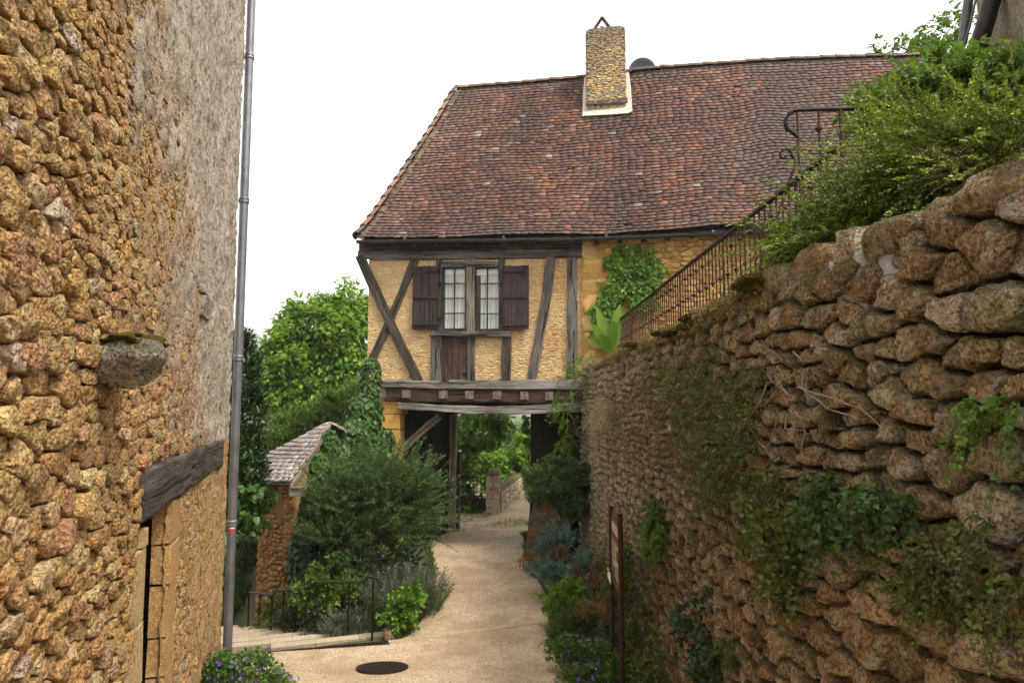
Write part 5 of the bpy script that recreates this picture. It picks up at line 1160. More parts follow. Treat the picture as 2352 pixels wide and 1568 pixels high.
# ================================================================== information sign
A_, B_ = at(1403, 1162, 7.9), at(1424, 1180, 7.05); A_[0] += 0; sg = thing('information_sign', 'narrow brown information board between two rusty posts by the wall', 'sign', (A_[0], A_[1], hz(7.6)))
for P in (A_, B_): tubes('post', [(np.array([(P[0], P[1], hz(P[1]) - .1), (P[0], P[1], P[2])]), .026)], M['iron'], sg, 8, center=True)
ex = (B_ - A_); ex[2] = 0; el = np.linalg.norm(ex); ex /= el; nx_ = np.array([ex[1], -ex[0], 0]); nx_ = nx_ if nx_[0] < 0 else -nx_
zt_, zb_ = at(1413, 1195, 7.5)[2], at(1413, 1352, 7.5)[2]
Vp = [A_ * [1, 1, 0] + ex * .04 + hzv * zb_, A_ * [1, 1, 0] + ex * (el - .04) + hzv * zb_, A_ * [1, 1, 0] + ex * (el - .04) + hzv * zt_, A_ * [1, 1, 0] + ex * el / 2 + hzv * (zt_ + .17), A_ * [1, 1, 0] + ex * .04 + hzv * zt_]
Vp = np.array(Vp + [v - nx_ * .02 for v in Vp]); pn = obj('board', Vp, [(0, 1, 2, 3, 4), (9, 8, 7, 6, 5)] + [(i, (i + 1) % 5, 5 + (i + 1) % 5, 5 + i) for i in range(5)], M['brownprint'], sg)
def pan(nm, a, b, c, d, mt, l=.003): boxo(nm, A_ * [1, 1, 0] + ex * (.04 + (el - .08) * a) + hzv * (zb_ + (zt_ - zb_) * c) + nx_ * (l - .002), ex * (el - .08) * (b - a), nx_ * .002, hzv * (zt_ - zb_) * (d - c), M[mt], pn, center=True)
pan('print_panel', .06, .94, .16, .66, 'cream'); pan('print_panel', .06, .94, .80, .94, 'cream')
for k in range(9): pan('text_line', .12 if k % 3 else .12, .46 if k % 4 else .38, .60 - k * .028, .608 - k * .028, 'ink', .006)
for k in range(6): pan('text_line', .54, .88, .36 - k * .028, .368 - k * .028, 'ink', .006)
pan('picture', .56, .88, .44, .60, 'rustpic' if 'rustpic' in M else 'brownprint', .006); pan('picture', .12, .48, .19, .31, 'ink', .006); pan('heading', .12, .6, .63, .65, 'ink', .006)
pan('leaflet_box', -.02, .40, .05, .20, 'white', .05)

# ================================================================== beyond the passage
gp_ = at(1132, 1172, 19.8); gp_[2] = .0
pil = thing('gate_pillar', 'old grey stone gate pillar seen through the passage', 'pillar', tuple(gp_)); r = np.random.default_rng(2); z = 0; hgt = at(1132, 1086, 19.8)[2]
while z < hgt - .12:
    h = r.uniform(.14, .24); nb = 2 if r.random() < .6 else 1
    for j in range(nb): V = boxv(gp_ + np.array([-.19 + .38 * j / nb + .004, -.19, z + .004]), (.38 / nb - .008, 0, 0), (0, .38, 0), (0, 0, h - .008)); V += r.normal(0, .008, V.shape); obj('stone', V, BOXF, M['stone_c'], pil, center=True, col=np.array((.60, .54, .45)) * r.uniform(.8, 1.2))
    z += h
boulder('cap', gp_ + hzv * (z + .05), (.50, .48, .12), M['stone_r'], pil, 7, (.25, .23, .18), 3, .08, .9)
for k in (0, 1): boxo('red_number_plate', gp_ + np.array([-.075 + .085 * k, -.215, z * .62]), (.06, 0, 0), (0, .012, 0), (0, 0, .07), M['red'], pil, center=True)
boxo('white_number_bar', gp_ + np.array([-.012, -.214, z * .62 + .015]), (.02, 0, 0), (0, .012, 0), (0, 0, .04), M['white'], pil, center=True)
lwp, lwq = gp_ + np.array([.22, .1, 0]), at(1215, 1130, 26.5); lwq[2] = 0; lwl = thing('low_wall', 'low mossy stone wall running from the gate pillar up the lane', 'wall', tuple(lwp)); dq = lwq - lwp; nq_ = np.array([dq[1], -dq[0], 0]) / np.linalg.norm(dq)
lww = boxo('wall', lwp + nq_ * .0, dq, -nq_ * .3, hzv * .55, M['colsoft'], lwl, col=(.20, .165, .115))
for k in range(12): p = lwp + dq * (k + .5) / 12; boulder('coping_stone', p - nq_ * .15 + hzv * .59, (.34, np.linalg.norm(dq) / 12 * 1.0, .11), M['stone_r'], lwl, 60 + k, (.26, .22, .15), 2, .1, .9, math.atan2(-dq[0], dq[1]))
Lq = np.linalg.norm(dq); uq = dq / Lq
cl = cells(0, Lq, 0, .54, (.10, .17), (.16, .36), 71, 1.6, .3, (), None)
Wq, Tq, cs, size = stone_mesh(cl, lambda s, z, d: lwp + s[..., None] * uq + z[..., None] * hzv + d[..., None] * nq_, 10, .008, (.012, .03), 8, .08, 4, .03, [(1.0, -1), (.97, .6), (.8, 1.0)])
place_pieces(Wq, Tq, palette(len(cl), [(.36, .31, .22), (.28, .24, .16), (.44, .38, .28)], (3, 2, 2), 5, .15), M['stone_c'], lww, 'stone', 'low_wall_stones', 120)
gate = thing('iron_gate', 'thin rusty iron gate with solid lower panel left of the gate pillar', 'gate', tuple(gp_ + np.array([-.8, 0, 0])))
gx0 = at(1050, 1170, 19.9)[0]; gx1 = gp_[0] - .2
boxo('panel', (gx0 - .2, gp_[1], .06), (gx1 - gx0 + .2, 0, 0), (0, .03, 0), (0, 0, .36), M['iron'], gate)
for z in (.44, .98): boxo('rail', (gx0 - .2, gp_[1] - .005, z), (gx1 - gx0 + .2, 0, 0), (0, .03, 0), (0, 0, .025), M['iron'], gate, center=True)
for k in range(10): x = gx1 - .04 - k * .105; tubes('bar', [(np.array([(x, gp_[1] + .01, .44), (x, gp_[1] + .01, 1.12)]), .008)], M['iron'], gate, 6, center=True)
# stone bench block under the right passage wall
pb = thing('stone_plinth', 'dark worn stone plinth at the right foot of the passage', 'plinth', tuple(np.array([.55, 14.2, 0])))
p0 = at(1203, 1252, 14.0); p0[2] = 0; 
V = boxv(p0 + hzv * -.05, (.9, -.1, 0), (.12, 2.9, 0), (0, 0, .9)); V[4] += np.array([.30, .25, 0]); V[7] += np.array([.22, 0, 0]); obj('block', V, BOXF, M['stone_r'], pb, col=(.17, .12, .09))
boulder('foot_stone', p0 + np.array([.12, .05, .08]), (.34, .3, .22), M['stone_r'], pb, 5, (.24, .17, .12), 3, .12, .8)
boulder('foot_stone', p0 + np.array([.22, .5, .45]), (.30, .8, .35), M['stone_r'], pb, 6, (.20, .14, .10), 3, .12, .8)
# far wooded hills
def ridge(name, pts, Y, dep, seed):
    n = 120; m = 12; px = np.linspace(pts[0][0], pts[-1][0], n); top_ = np.interp(px, [p[0] for p in pts], [p[1] for p in pts]); V = []
    for i in range(n):
        P = at(px[i], top_[i], Y); 
        for j in range(m): t = j / (m - 1); V.append((P[0], Y - dep * (1 - t), -10 + (P[2] + 10) * math.sin(t * math.pi / 2) + 8 * float(fbm(np.array([P[0] * .02, t * 6., seed]), 1, 4, seed)) * (t > 0)))
    F_ = np.array([(i * m + j, (i + 1) * m + j, (i + 1) * m + j + 1, i * m + j + 1) for i in range(n - 1) for j in range(m - 1)]); tag(obj(name, V, F_, M['hill'], smooth=True), kind='structure')
ridge('hills', [(-600, 800), (300, 770), (560, 745), (640, 790), (900, 860), (1150, 920), (1240, 915), (1500, 880), (2600, 900)], 1500, 500, 3)

# ================================================================== rainy air
V = boxv((-2000, -28, -14), (4000, 0, 0), (0, 1700, 0), (0, 0, 230)); hzo = obj('haze', V, BOXF, None)
hm = bpy.data.materials.new('haze'); hm.use_nodes = True; ht = hm.node_tree; ht.nodes.clear(); ho = ht.nodes.new('ShaderNodeOutputMaterial'); pv = ht.nodes.new('ShaderNodeVolumePrincipled')
pv.inputs['Color'].default_value = (.93, .95, .97, 1); pv.inputs['Density'].default_value = .0007; ht.links.new(pv.outputs[0], ho.inputs['Volume']); hzo.data.materials.append(hm); tag(hzo, kind='stuff')
# ================================================================== vegetation
def EL(px, py, Y, rx, ry, dep=None, w=None):
    c = at(px, py, Y); a = np.array([rx * Y / F, dep if dep else (rx + ry) / 2 * Y / F, ry * Y / F]); return (c, a, w if w else rx * ry)
def bush(name, label, cat, els, mat, seed, n=500, ln=(.2, .45), leaf=(.02, .012), inner=.5, upb=.3, droop=.3, nl=24, base=None, side=(0, 0, 0), trunks=True, lexp=1.0, **k):
    r = np.random.default_rng(seed); wt = np.array([e[2] for e in els], float); q = r.choice(len(els), n, p=wt / wt.sum()); d = rand_dirs(n, r); c = np.array([e[0] for e in els])[q]; a = np.array([e[1] for e in els])[q]
    st = c + d * a * (inner * r.random((n, 1)) ** .6); dirs = unit(d * .9 + np.array([0, 0, upb]) + np.array(side) + rand_dirs(n, r) * .25); lens = ln[0] + (ln[1] - ln[0]) * r.random(n) ** lexp
    b = np.asarray(base) if base is not None else np.array([els[0][0][0], els[0][0][1], gz(els[0][0][0], els[0][0][1])])
    tr = limb_set(b, [e[0] for e in els] + [st[i] for i in r.choice(n, min(n, 14), False)], r, .02 if trunks is True else trunks, 6, .03) if trunks else []
    return spray_plant(name, label, cat, tuple(b), st, dirs, lens, mat, r, leaf, nl, droop, trunks=tr, **k)
def tree(name, label, base, els, mat, seed, clumps, per, spread, leaf, trunk_r=.15, group=None, cat='tree', **k):
    r = np.random.default_rng(seed); t = thing(name, label, cat, tuple(base), group); clump_crown('crown', t, els, mat, r, clumps, per, spread, leaf, **k)
    lo = min(e[0][2] for e in els); fork = np.array([base[0], base[1], max(base[2] + .6, lo - .3)])
    tubes('trunk', [(np.array([np.asarray(base) - hzv * .2, (np.asarray(base) + fork) / 2 + r.normal(0, .05, 3), fork]), np.linspace(trunk_r, trunk_r * .75, 3))] + limb_set(fork, [e[0] for e in els] + [e[0] + rand_dirs(1, r)[0] * e[1] * .7 for e in els], r, trunk_r * .5, 6, .08), M['bark'], t, 8); return t
def surf_leaves(name, label, cat, els, mat, seed, n, leaf=(.09, .085), base=None, face=(0, -1, .2), group=None, jitter=.12, stems=True, thick=.25):
    """climber: overlapping hanging leaves over rounded masses"""
    r = np.random.default_rng(seed); P, Nn = in_ellipsoids(int(n * 1.8), els, r, 1 - thick); keep = Nn @ unit(np.array(face, float)) > -.35; P, Nn = P[keep][:n], Nn[keep][:n]; m = len(P)
    t = thing(name, label, cat, tuple(base if base is not None else els[-1][0]), group); P = P + rand_dirs(m, r) * jitter * leaf[0]
    D = unit(np.array([0, 0, -1.]) + Nn * .35 + rand_dirs(m, r) * .55); U = unit(Nn + np.array([0, 0, .45]) + rand_dirs(m, r) * .35); sz = r.uniform(.55, 1.25, m)
    leaf_obj('leaves', P, D, U, leaf[0] * sz, leaf[1] * sz, M[mat], t, shape='h', fold=.12, droop=.1)
    if stems: tubes('stems', limb_set(np.asarray(base if base is not None else els[-1][0]), [e[0] for e in els], r, .03, 6, .05), M['bark'], t, 5)
    return t
# ---- trees at the left, behind the turret
tree('maple_tree', 'light green maple behind the turret, its crown against the white sky', at(700, 1260, 27) * [1, 1, 0] + [0, 0, -3], [EL(740, 760, 27, 95, 85), EL(655, 850, 26, 60, 110), EL(800, 720, 28, 55, 65), EL(790, 830, 27, 90, 90), EL(690, 930, 26, 80, 80), EL(820, 900, 27.5, 70, 90)], 'maple', 101, 620, 48, .50, (.20, .13), .25, group='trees beyond the turret', surf=.5, shape='h')
tree('dark_tree', 'dark green tree filling the gap left of the house below the maple', at(760, 1200, 23) * [1, 1, 0] + [0, 0, -2], [EL(770, 960, 23, 85, 55), EL(690, 990, 22.5, 70, 45), EL(830, 950, 23, 50, 80)], 'wood', 102, 300, 45, .40, (.15, .08), .18, group='trees beyond the turret', surf=.55)
tree('glossy_shrub_tree', 'mid green shrub just above the stone-tiled turret roof', at(720, 1100, 17) * [1, 1, 0] + [0, 0, -.5], [EL(700, 985, 17, 70, 38), EL(780, 950, 17, 60, 45), EL(645, 1020, 16.5, 40, 40)], 'wood', 103, 260, 36, .26, (.16, .05), .08, group='trees beyond the turret', surf=.6, down=-.5)
tree('laurel_tree', 'dark columnar laurel behind the rain pipe on the corner', np.array([-5.0, 10.9, -1.2]), [EL(555, 830, 10.9, 22, 75), EL(555, 950, 10.8, 36, 130), EL(560, 1070, 10.7, 36, 100), EL(540, 1120, 10.7, 50, 90)], 'laurel', 104, 460, 44, .17, (.11, .040), .10, surf=.6, down=-.55, out=.4)
tree('grape_vine', 'large lobed vine leaves hanging in front of the turret wall', np.array([-4.9, 10.4, -.8]), [EL(585, 1175, 10.3, 30, 34), EL(560, 1130, 10.3, 30, 40), EL(620, 1138, 10.3, 24, 10)], 'ivy', 105, 40, 14, .17, (.115, .11), .03, cat='vine', shape='h', down=.9)
tree('garden_bush', 'light green bush at the foot of the steps behind the pipe', np.array([-6.0, 14.5, -1.6]), [EL(565, 1290, 14, 40, 60), EL(545, 1370, 13.6, 40, 60), EL(585, 1340, 14.4, 26, 80)], 'wood', 106, 170, 40, .20, (.09, .04), .05, cat='bush')
tree('silver_bush', 'small silvery flowering bush between pipe and turret', np.array([-5.9, 14.0, -1.4]), [EL(566, 1250, 13.8, 22, 26)], 'lavleaf', 107, 40, 30, .14, (.08, .03), .03, cat='bush')
tree('roof_tree', 'small sprig of a tree showing above the right end of the roof', at(2110, 260, 20) * [1, 1, 0] + [0, 0, 2], [EL(2080, 115, 20, 60, 26), EL(2150, 85, 20, 55, 40), EL(2010, 118, 20, 26, 16), EL(2190, 60, 20, 40, 40)], 'rose', 108, 46, 16, .30, (.17, .10), .12, shape='h')
# ---- ivy on the house and turret
surf_leaves('ivy', 'thick green ivy climbing the house pier above the turret roof', 'ivy', [EL(852, 870, 14.0, 22, 50, .22), EL(838, 950, 13.8, 42, 50, .3), EL(815, 1010, 13.5, 62, 50, .4), EL(775, 1075, 13.1, 65, 60, .45), EL(845, 1060, 13.6, 62, 50, .35), EL(880, 1010, 13.9, 25, 30, .2), EL(738, 1075, 12.3, 26, 40, .2), EL(757, 1015, 12.7, 18, 30, .2)], 'ivy', 111, 6200, (.105, .10), (-2.9, 13.6, 0))
surf_leaves('ivy', 'dark ivy curtain hanging down the wall right of the turret', 'ivy', [EL(725, 1190, 12.1, 45, 80, .35), EL(700, 1290, 11.7, 38, 90, .3), EL(745, 1280, 11.9, 50, 100, .3), EL(715, 1370, 11.5, 40, 60, .3)], 'ivydark', 112, 5200, (.075, .07), (-3.0, 11.9, -.4))
# ivy on the stone wing (flat on the wall)
r = np.random.default_rng(7)
iv = thing('wall_creeper', 'bright green creeper on the stone wall under the gutter', 'creeper', tuple(hp(H(1460, 700)[0], -.1, H(1460, 720)[1])))
PP = []
for (px, py, rx, ry, n) in ((1455, 650, 60, 55, 900), (1430, 600, 45, 35, 350), (1500, 630, 40, 40, 380), (1405, 690, 35, 40, 420), (1375, 735, 28, 40, 300), (1470, 580, 40, 18, 120), (1440, 700, 70, 25, 500)):
    a = r.random(n) * 6.283; q = np.sqrt(r.random(n)); PP += [hp(*(lambda z: (z[0], -.06 - r.random() * .16, z[1]))(H(px + rx * q[i] * math.cos(a[i]), py + ry * q[i] * math.sin(a[i])))) for i in range(n)]
PP = np.array(PP); PP = PP[fbm(PP, 3.2, 3, 5) > -.55]; m = len(PP); sz = r.uniform(.6, 1.25, m)
leaf_obj('leaves', PP, unit(np.array([0, -.3, -1.]) + rand_dirs(m, r) * .7), unit(np.array([-.1, -1, .6]) + rand_dirs(m, r) * .5), .085 * sz, .06 * sz, M['bright'], iv, shape='h')
tubes('stems', limb_set(hp(H(1400, 800)[0], -.05, H(1400, 800)[1]), [PP[i] for i in r.choice(m, 12, False)], r, .015, 6, .03), M['bark'], iv, 4)
# ---- big-leaved plant on the terrace end
ml = thing('broad_leaved_plant', 'lime green plant with huge upright leaves at the end of the railing', 'plant', tuple(at(1400, 812, 13.7))); b0 = at(1402, 815, 13.7)
for (tx, ty, wd, yo) in ((1358, 742, .13, -.1), (1370, 705, .15, .05), (1425, 697, .16, .0), (1449, 702, .13, .12), (1348, 772, .11, -.15), (1398, 690, .15, .15), (1376, 768, .13, -.2), (1440, 730, .13, -.05), (1410, 735, .15, -.22)):
    tip = at(tx, ty, 13.7 + yo); n = 9; V = []; mid = (b0 + tip) / 2 + hzv * .10
    ax = tip - b0; sdv = unit(np.cross(ax, np.array([0, 1., .2]))); 
    for i in range(n):
        t = i / (n - 1); c = b0 * (1 - t) ** 2 + 2 * mid * t * (1 - t) + tip * t * t; w_ = wd * (math.sin(math.pi * (t * .93 + .07) ** 1.1)) * .62 + .01
        V += [c - sdv * w_ + np.array([0, -.05, 0]) * w_ * 3 + hzv * .012 * math.sin(i * 2.1), c, c + sdv * w_ + np.array([0, -.05, 0]) * w_ * 3 - hzv * .012 * math.sin(i * 1.7)]
    obj('leaf', V, [(i * 3 + j, i * 3 + j + 1, i * 3 + j + 4, i * 3 + j + 3) for i in range(n - 1) for j in range(2)], M['lime'], ml, smooth=True, center=True)
# ---- shrubs in the left bed
bush('evergreen_bush', 'large feathery dark evergreen bush left of the passage', 'bush', [EL(800, 1150, 11.6, 85, 70, .6), EL(890, 1130, 11.8, 85, 75, .6), EL(945, 1170, 11.9, 50, 90, .5), EL(860, 1215, 11.5, 110, 55, .6), EL(770, 1240, 11.3, 60, 50, .4)], 'yew', 121, 1150, (.30, .95), (.048, .016), .72, .8, .12, 40, lexp=1.6, base=np.array([-2.3, 11.7, -.1]), side=(.3, 0, .1), flat=.5)
lr = np.random.default_rng(5)
def lavender(label, c, rad, h, n, seed, tilt=.5):
    r = np.random.default_rng(seed); root = thing('lavender', label, 'lavender', tuple(c)); a = r.random(n) * 6.283; q = np.sqrt(r.random(n)); st = np.asarray(c) + np.stack([np.cos(a) * q * rad * .55, np.sin(a) * q * rad * .55, 0 * a], 1)
    dirs = unit(np.stack([np.cos(a) * q * tilt, np.sin(a) * q * tilt, np.ones(n)], 1) + rand_dirs(n, r) * .14); lens = h * r.uniform(.55, 1.0, n) * (1 - .15 * q); P, T = sprays(st, dirs, lens, r, 14, .10, .05); Pl = P[:, 1:11].reshape(-1, 3); Tl = T[:, 1:11].reshape(-1, 3); m = len(Pl)
    leaf_obj('foliage', Pl, unit(Tl + rand_dirs(m, r) * .5), rand_dirs(m, r), r.uniform(.05, .10, m), .008, M['lavleaf'], root)
    fl = r.random(n) < .16; Pf = P[fl][:, 10:].reshape(-1, 3); Tf = T[fl][:, 10:].reshape(-1, 3); Pf = np.repeat(Pf, 3, 0); Tf = np.repeat(Tf, 3, 0); m = len(Pf)
    leaf_obj('flower_spikes', Pf + rand_dirs(m, r) * .012, unit(Tf + rand_dirs(m, r) * .8), rand_dirs(m, r), .028, .018, M['lavflower'], root)
    tubes('stalks', [(P[i, ::3], .002) for i in range(0, n, 2)], M['lavmat'] if 'lavmat' in M else M['twig'], root, 3)
lavender('tall grey-green lavender clump spilling over the left edge of the path', np.array([-1.55, 10.35, .0]), .85, .85, 900, 131)
lavender('straggly lavender growing behind the handrail of the steps', np.array([-2.25, 9.95, -.25]), .5, .62, 380, 132, .7)
bush('lime_green_plant', 'small lime green leafy plant in the kerb corner of the bed', 'plant', [EL(922, 1400, 9.45, 30, 32, .2), EL(940, 1372, 9.55, 20, 20, .15), EL(905, 1420, 9.4, 22, 22, .15)], 'bright', 133, 130, (.08, .2), (.055, .040), .7, .4, .2, 9, base=np.array([-1.52, 9.45, .0]), shape='h')
bush('weedy_plant', 'yellowish green weeds behind the handrail', 'plant', [EL(760, 1320, 10.7, 45, 32, .3), EL(720, 1370, 10.6, 40, 40, .3), EL(790, 1360, 10.4, 40, 30, .25)], 'rose', 134, 260, (.12, .32), (.05, .032), .7, .5, .2, 10, base=np.array([-2.7, 10.7, -.3]), shape='h')
bush('dark_undergrowth', 'dark low undergrowth in the bed beneath the evergreen bush', 'bush', [EL(830, 1300, 10.9, 80, 40, .4), EL(760, 1420, 10.35, 60, 28, .3), EL(690, 1430, 10.9, 50, 25, .3), EL(920, 1290, 11.2, 60, 30, .35)], 'ivydark', 135, 480, (.12, .3), (.045, .028), .8, .3, .25, 14, base=np.array([-2.4, 10.8, -.2]))
bush('turret_foot_plant', 'scrubby plant at the foot of the turret behind the handrail', 'plant', [EL(640, 1400, 11.45, 26, 34, .25), EL(605, 1425, 11.6, 20, 20, .2)], 'hang', 136, 120, (.1, .26), (.035, .02), .7, .4, .2, 14, base=np.array([-3.9, 11.5, -.7]))
def geranium(label, els, seed, nl, nf, base, extra=None):
    r = np.random.default_rng(seed); root = thing('geranium', label, 'flowering plant', tuple(base)); P, Nn = in_ellipsoids(nl, els, r, .45); up_ = Nn[:, 2] > -.5; P, Nn = P[up_], Nn[up_]; m = len(P); sz = r.uniform(.6, 1.3, m)
    leaf_obj('leaves', P, unit(Nn + rand_dirs(m, r) * .8), unit(np.array([0, 0, 1.]) + Nn * .4 + rand_dirs(m, r) * .5), .040 * sz, .034 * sz, M['geran'], root, shape='h')
    P, Nn = in_ellipsoids(nf, els, r, .98); ok = (Nn[:, 2] > -.1) & (Nn[:, 1] < .5); P, Nn = P[ok] + Nn[ok] * .03, Nn[ok]
    def petals(nm, P, Nn, L_, W_, mt):
        Pf = np.repeat(P, 5, 0); Nf = unit(np.repeat(Nn, 5, 0) + np.repeat(rand_dirs(len(P), r) * .5, 5, 0)); A = unit(np.cross(Nf, np.array([.3, .5, .8]))); B = np.cross(Nf, A); th = np.tile(np.arange(5) * 1.2566, len(P))[:, None]
        leaf_obj(nm, Pf, unit(A * np.cos(th) + B * np.sin(th) + Nf * .35), Nf, L_, W_, M[mt], root, shape='h')
    petals('flowers', P, Nn, .027, .024, 'violet')
    if extra:
        P, Nn = in_ellipsoids(extra, els, r, .95); ok = (Nn[:, 2] > 0); petals('daisies', P[ok] + Nn[ok] * .02, Nn[ok], .008, .006, 'tiny')
    tubes('stems', limb_set(np.asarray(base), [e[0] + rand_dirs(1, r)[0] * e[1] * .8 for e in els for _ in range(4)], r, .004, 5, .02), M['twig'], root, 4)
geranium('violet-flowered geranium clump at the foot of the stone building', [EL(560, 1555, 7.35, 85, 45, .35), EL(500, 1560, 7.3, 50, 60, .3), EL(630, 1580, 7.2, 45, 35, .25), EL(575, 1520, 7.5, 45, 25, .25)], 141, 3600, 90, at(560, 1600, 7.4))
geranium('violet-flowered geranium clump with tiny daisies at the foot of the sign', [EL(1310, 1500, 7.9, 55, 38, .3), EL(1370, 1520, 7.7, 60, 45, .3), EL(1440, 1550, 7.4, 70, 35, .3), EL(1340, 1560, 7.4, 60, 30, .25)], 142, 4200, 100, at(1350, 1580, 7.7), 90)
bush('aster_mound', 'soft grassy green mound with tiny white flowers in the right bed', 'plant', [EL(1325, 1430, 8.9, 55, 38, .35), EL(1290, 1455, 8.7, 32, 25, .25)], 'geran', 143, 460, (.12, .28), (.03, .008), .7, .7, .15, 14, base=at(1320, 1460, 8.9) * [1, 1, 0])
bush('yellow_flower_tuft', 'little tuft of yellow flowers at the bottom edge of the path', 'plant', [EL(1410 * .92 + 110, 1556, 7.35, 26, 12, .1)], 'yellow', 144, 30, (.04, .09), (.02, .015), .7, .8, .1, 5, base=at(1400, 1570, 7.35))
# ---- euphorbias in the right bed
def euphorbia(label, els, seed, n, base, heads):
    r = np.random.default_rng(seed); root = thing('euphorbia', label, 'plant', tuple(base)); P, Nn = in_ellipsoids(n, els, r, .55); ok = Nn[:, 2] > -.4; P, Nn = P[ok], Nn[ok]; m = len(P); per = 26; A = unit(Nn + np.array([0, 0, .5]) + rand_dirs(m, r) * .25)
    t = np.tile(np.linspace(0, 1, per), m)[:, None]; Ar = np.repeat(A, per, 0); X_ = unit(np.cross(Ar, np.array([.4, .3, .85]))); Y_ = np.cross(Ar, X_); th = np.tile(np.arange(per) * 2.4, m)[:, None]; rad_ = X_ * np.cos(th) + Y_ * np.sin(th)
    leaf_obj('leaves', np.repeat(P, per, 0) + Ar * (t - 1) * .2, unit(rad_ + Ar * (.15 + .9 * t)), Ar, .11 * (1.1 - .45 * t[:, 0]), .022, M['glauca'], root)
    for (px, py, Y, rr_) in heads:
        c = at(px, py, Y); q = 150; Pq = c + rand_dirs(q, r) * r.random((q, 1)) ** .4 * np.array([rr_, rr_, rr_ * 1.15]); leaf_obj('seed_head', Pq, rand_dirs(q, r), rand_dirs(q, r), .032, .024, M['rust'], root, shape='h')  # rusty seed head built from small leaf shapes
        tubes('stem', [(np.array([c, (c + np.asarray(base)) / 2 + np.array([0, 0, .08]), np.asarray(base)]), .005)], M['twig'], root, 4)
euphorbia('blue-green euphorbia with rusty seed heads beside the plinth', [EL(1290, 1235, 11.6, 55, 32, .4), EL(1240, 1262, 11.5, 34, 24, .3), EL(1245, 1305, 10.9, 40, 30, .3)], 151, 130, np.array([.9, 11.6, 0]), [(1265, 1255, 11.4, .16), (1295, 1268, 11.3, .15), (1230, 1285, 11.2, .14), (1205, 1290, 11.2, .12), (1255, 1170, 12.3, .12), (1222, 1228, 11.9, .1)])
euphorbia('blue-green euphorbia leaning on the wall behind the sign', [EL(1345, 1300, 10.2, 55, 50, .4), EL(1310, 1335, 10.1, 35, 40, .3), EL(1380, 1345, 9.8, 35, 40, .3), EL(1290, 1330, 10.3, 40, 40, .3)], 152, 150, np.array([1.2, 10.1, 0]), [(1325, 1310, 9.9, .12), (1375, 1290, 9.8, .14), (1365, 1330, 9.6, .13), (1395, 1320, 9.4, .12), (1330, 1345, 9.7, .1)])
euphorbia('low euphorbia with brown withered stems between the sign posts', [EL(1405, 1430, 8.5, 30, 36, .25)], 153, 34, np.array([1.25, 8.5, .02]), [(1340, 1400, 8.6, .12), (1380, 1390, 8.5, .12), (1395, 1410, 8.4, .1)])
bush('leafy_green_plant', 'fresh green leafy plant at the edge of the path in the right bed', 'plant', [EL(1285, 1385, 9.3, 34, 34, .25), EL(1310, 1360, 9.4, 25, 25, .2)], 'vine', 154, 170, (.08, .2), (.05, .034), .7, .4, .2, 9, base=at(1285, 1420, 9.3) * [1, 1, 0], shape='h')
tree('clipped_shrub', 'rounded dense evergreen shrub standing on bare stems before the dark passage wall', at(1290, 1215, 12.8) * [1, 1, 0], [EL(1275, 1100, 12.8, 68, 48, .5), EL(1320, 1090, 12.8, 40, 45, .4), EL(1320, 1160, 12.6, 30, 40, .3), EL(1245, 1125, 12.9, 35, 35, .3)], 'clip', 155, 330, 60, .13, (.05, .024), .03, cat='shrub', surf=.6)
# ---- hanging vine at the end of the retaining wall
def hang(name, label, pts, mat, seed, n, leaf, ln, cat='plant', droop=.9, out=.5, nl=14, X=1.52, shape='d', twig='twig', flat=.3, tw=.0022, upb=-.1, ang=.9, skip=.1, Y0=None, brk=5.0):
    r = np.random.default_rng(seed); st = []
    for (px, py, rx, ry) in pts:
        a = r.random(n) * 6.283; q = np.sqrt(r.random(n))
        for i in range(n):
            qx, qy = px + rx * q[i] * math.cos(a[i]), py + ry * q[i] * math.sin(a[i]); P = hit(qx, qy, (X, 0, 0), (1, 0, 0)) if Y0 is None else at(qx, qy, Y0 + r.uniform(-.2, .2)); st.append(P)
    st = np.array(st)
    if brk: st = st[fbm(st, brk, 3, seed) > .0]
    st[:, 0] += r.uniform(-.10, .05, len(st)); dirs = unit(np.array([-out, 0, upb]) + rand_dirs(len(st), r) * .8)
    b = st.mean(0); return spray_plant(name, label, cat, tuple(b), st, dirs, r.uniform(ln[0], ln[1], len(st)), mat, r, leaf, nl, droop, twig_mat=twig, shape=shape, flat=flat, twig_r=tw, ang=ang, skip=skip)
b0 = at(1310, 850, 13.3)
hang('trailing_vine', 'yellow-green vine trailing down at the far end of the retaining wall', [(1318, 880, 22, 22), (1298, 905, 18, 25), (1304, 965, 9, 40), (1300, 1025, 9, 28)], 'vine', 161, 20, (.055, .026), (.15, .35), 'vine', .8, .4, 14, Y0=13.3)
hang('trailing_shrub', 'grey-green scrubby plant hanging over the far end of the wall', [(1338, 905, 18, 50), (1345, 990, 12, 50), (1365, 875, 30, 30)], 'hang', 162, 30, (.03, .012), (.12, .40), Y0=13.0, tw=.0015)
hang('wall_fern', 'bright green feathery tuft on the wall top below the broad-leaved plant', [(1350, 832, 24, 16), (1330, 850, 16, 16)], 'vine', 163, 60, (.035, .012), (.1, .25), Y0=13.4, upb=.3, droop=.5)
hang('dry_grass_tuft', 'bleached dry grass tuft hanging from the wall near its far end', [(1398, 915, 10, 10), (1404, 940, 9, 10)], 'dry', 164, 60, (.09, .009), (.15, .34), X=1.46, twig='palestem', droop=.9, ang=3.0, nl=8, flat=0)
hang('withered_creeper', 'brownish withered creeper matted on the upper middle of the wall', [(1500, 900, 60, 60), (1560, 970, 60, 70), (1470, 960, 35, 60)], 'hangdry', 165, 71, (.026, .010), (.12, .42), X=1.52, nl=18, tw=.003)
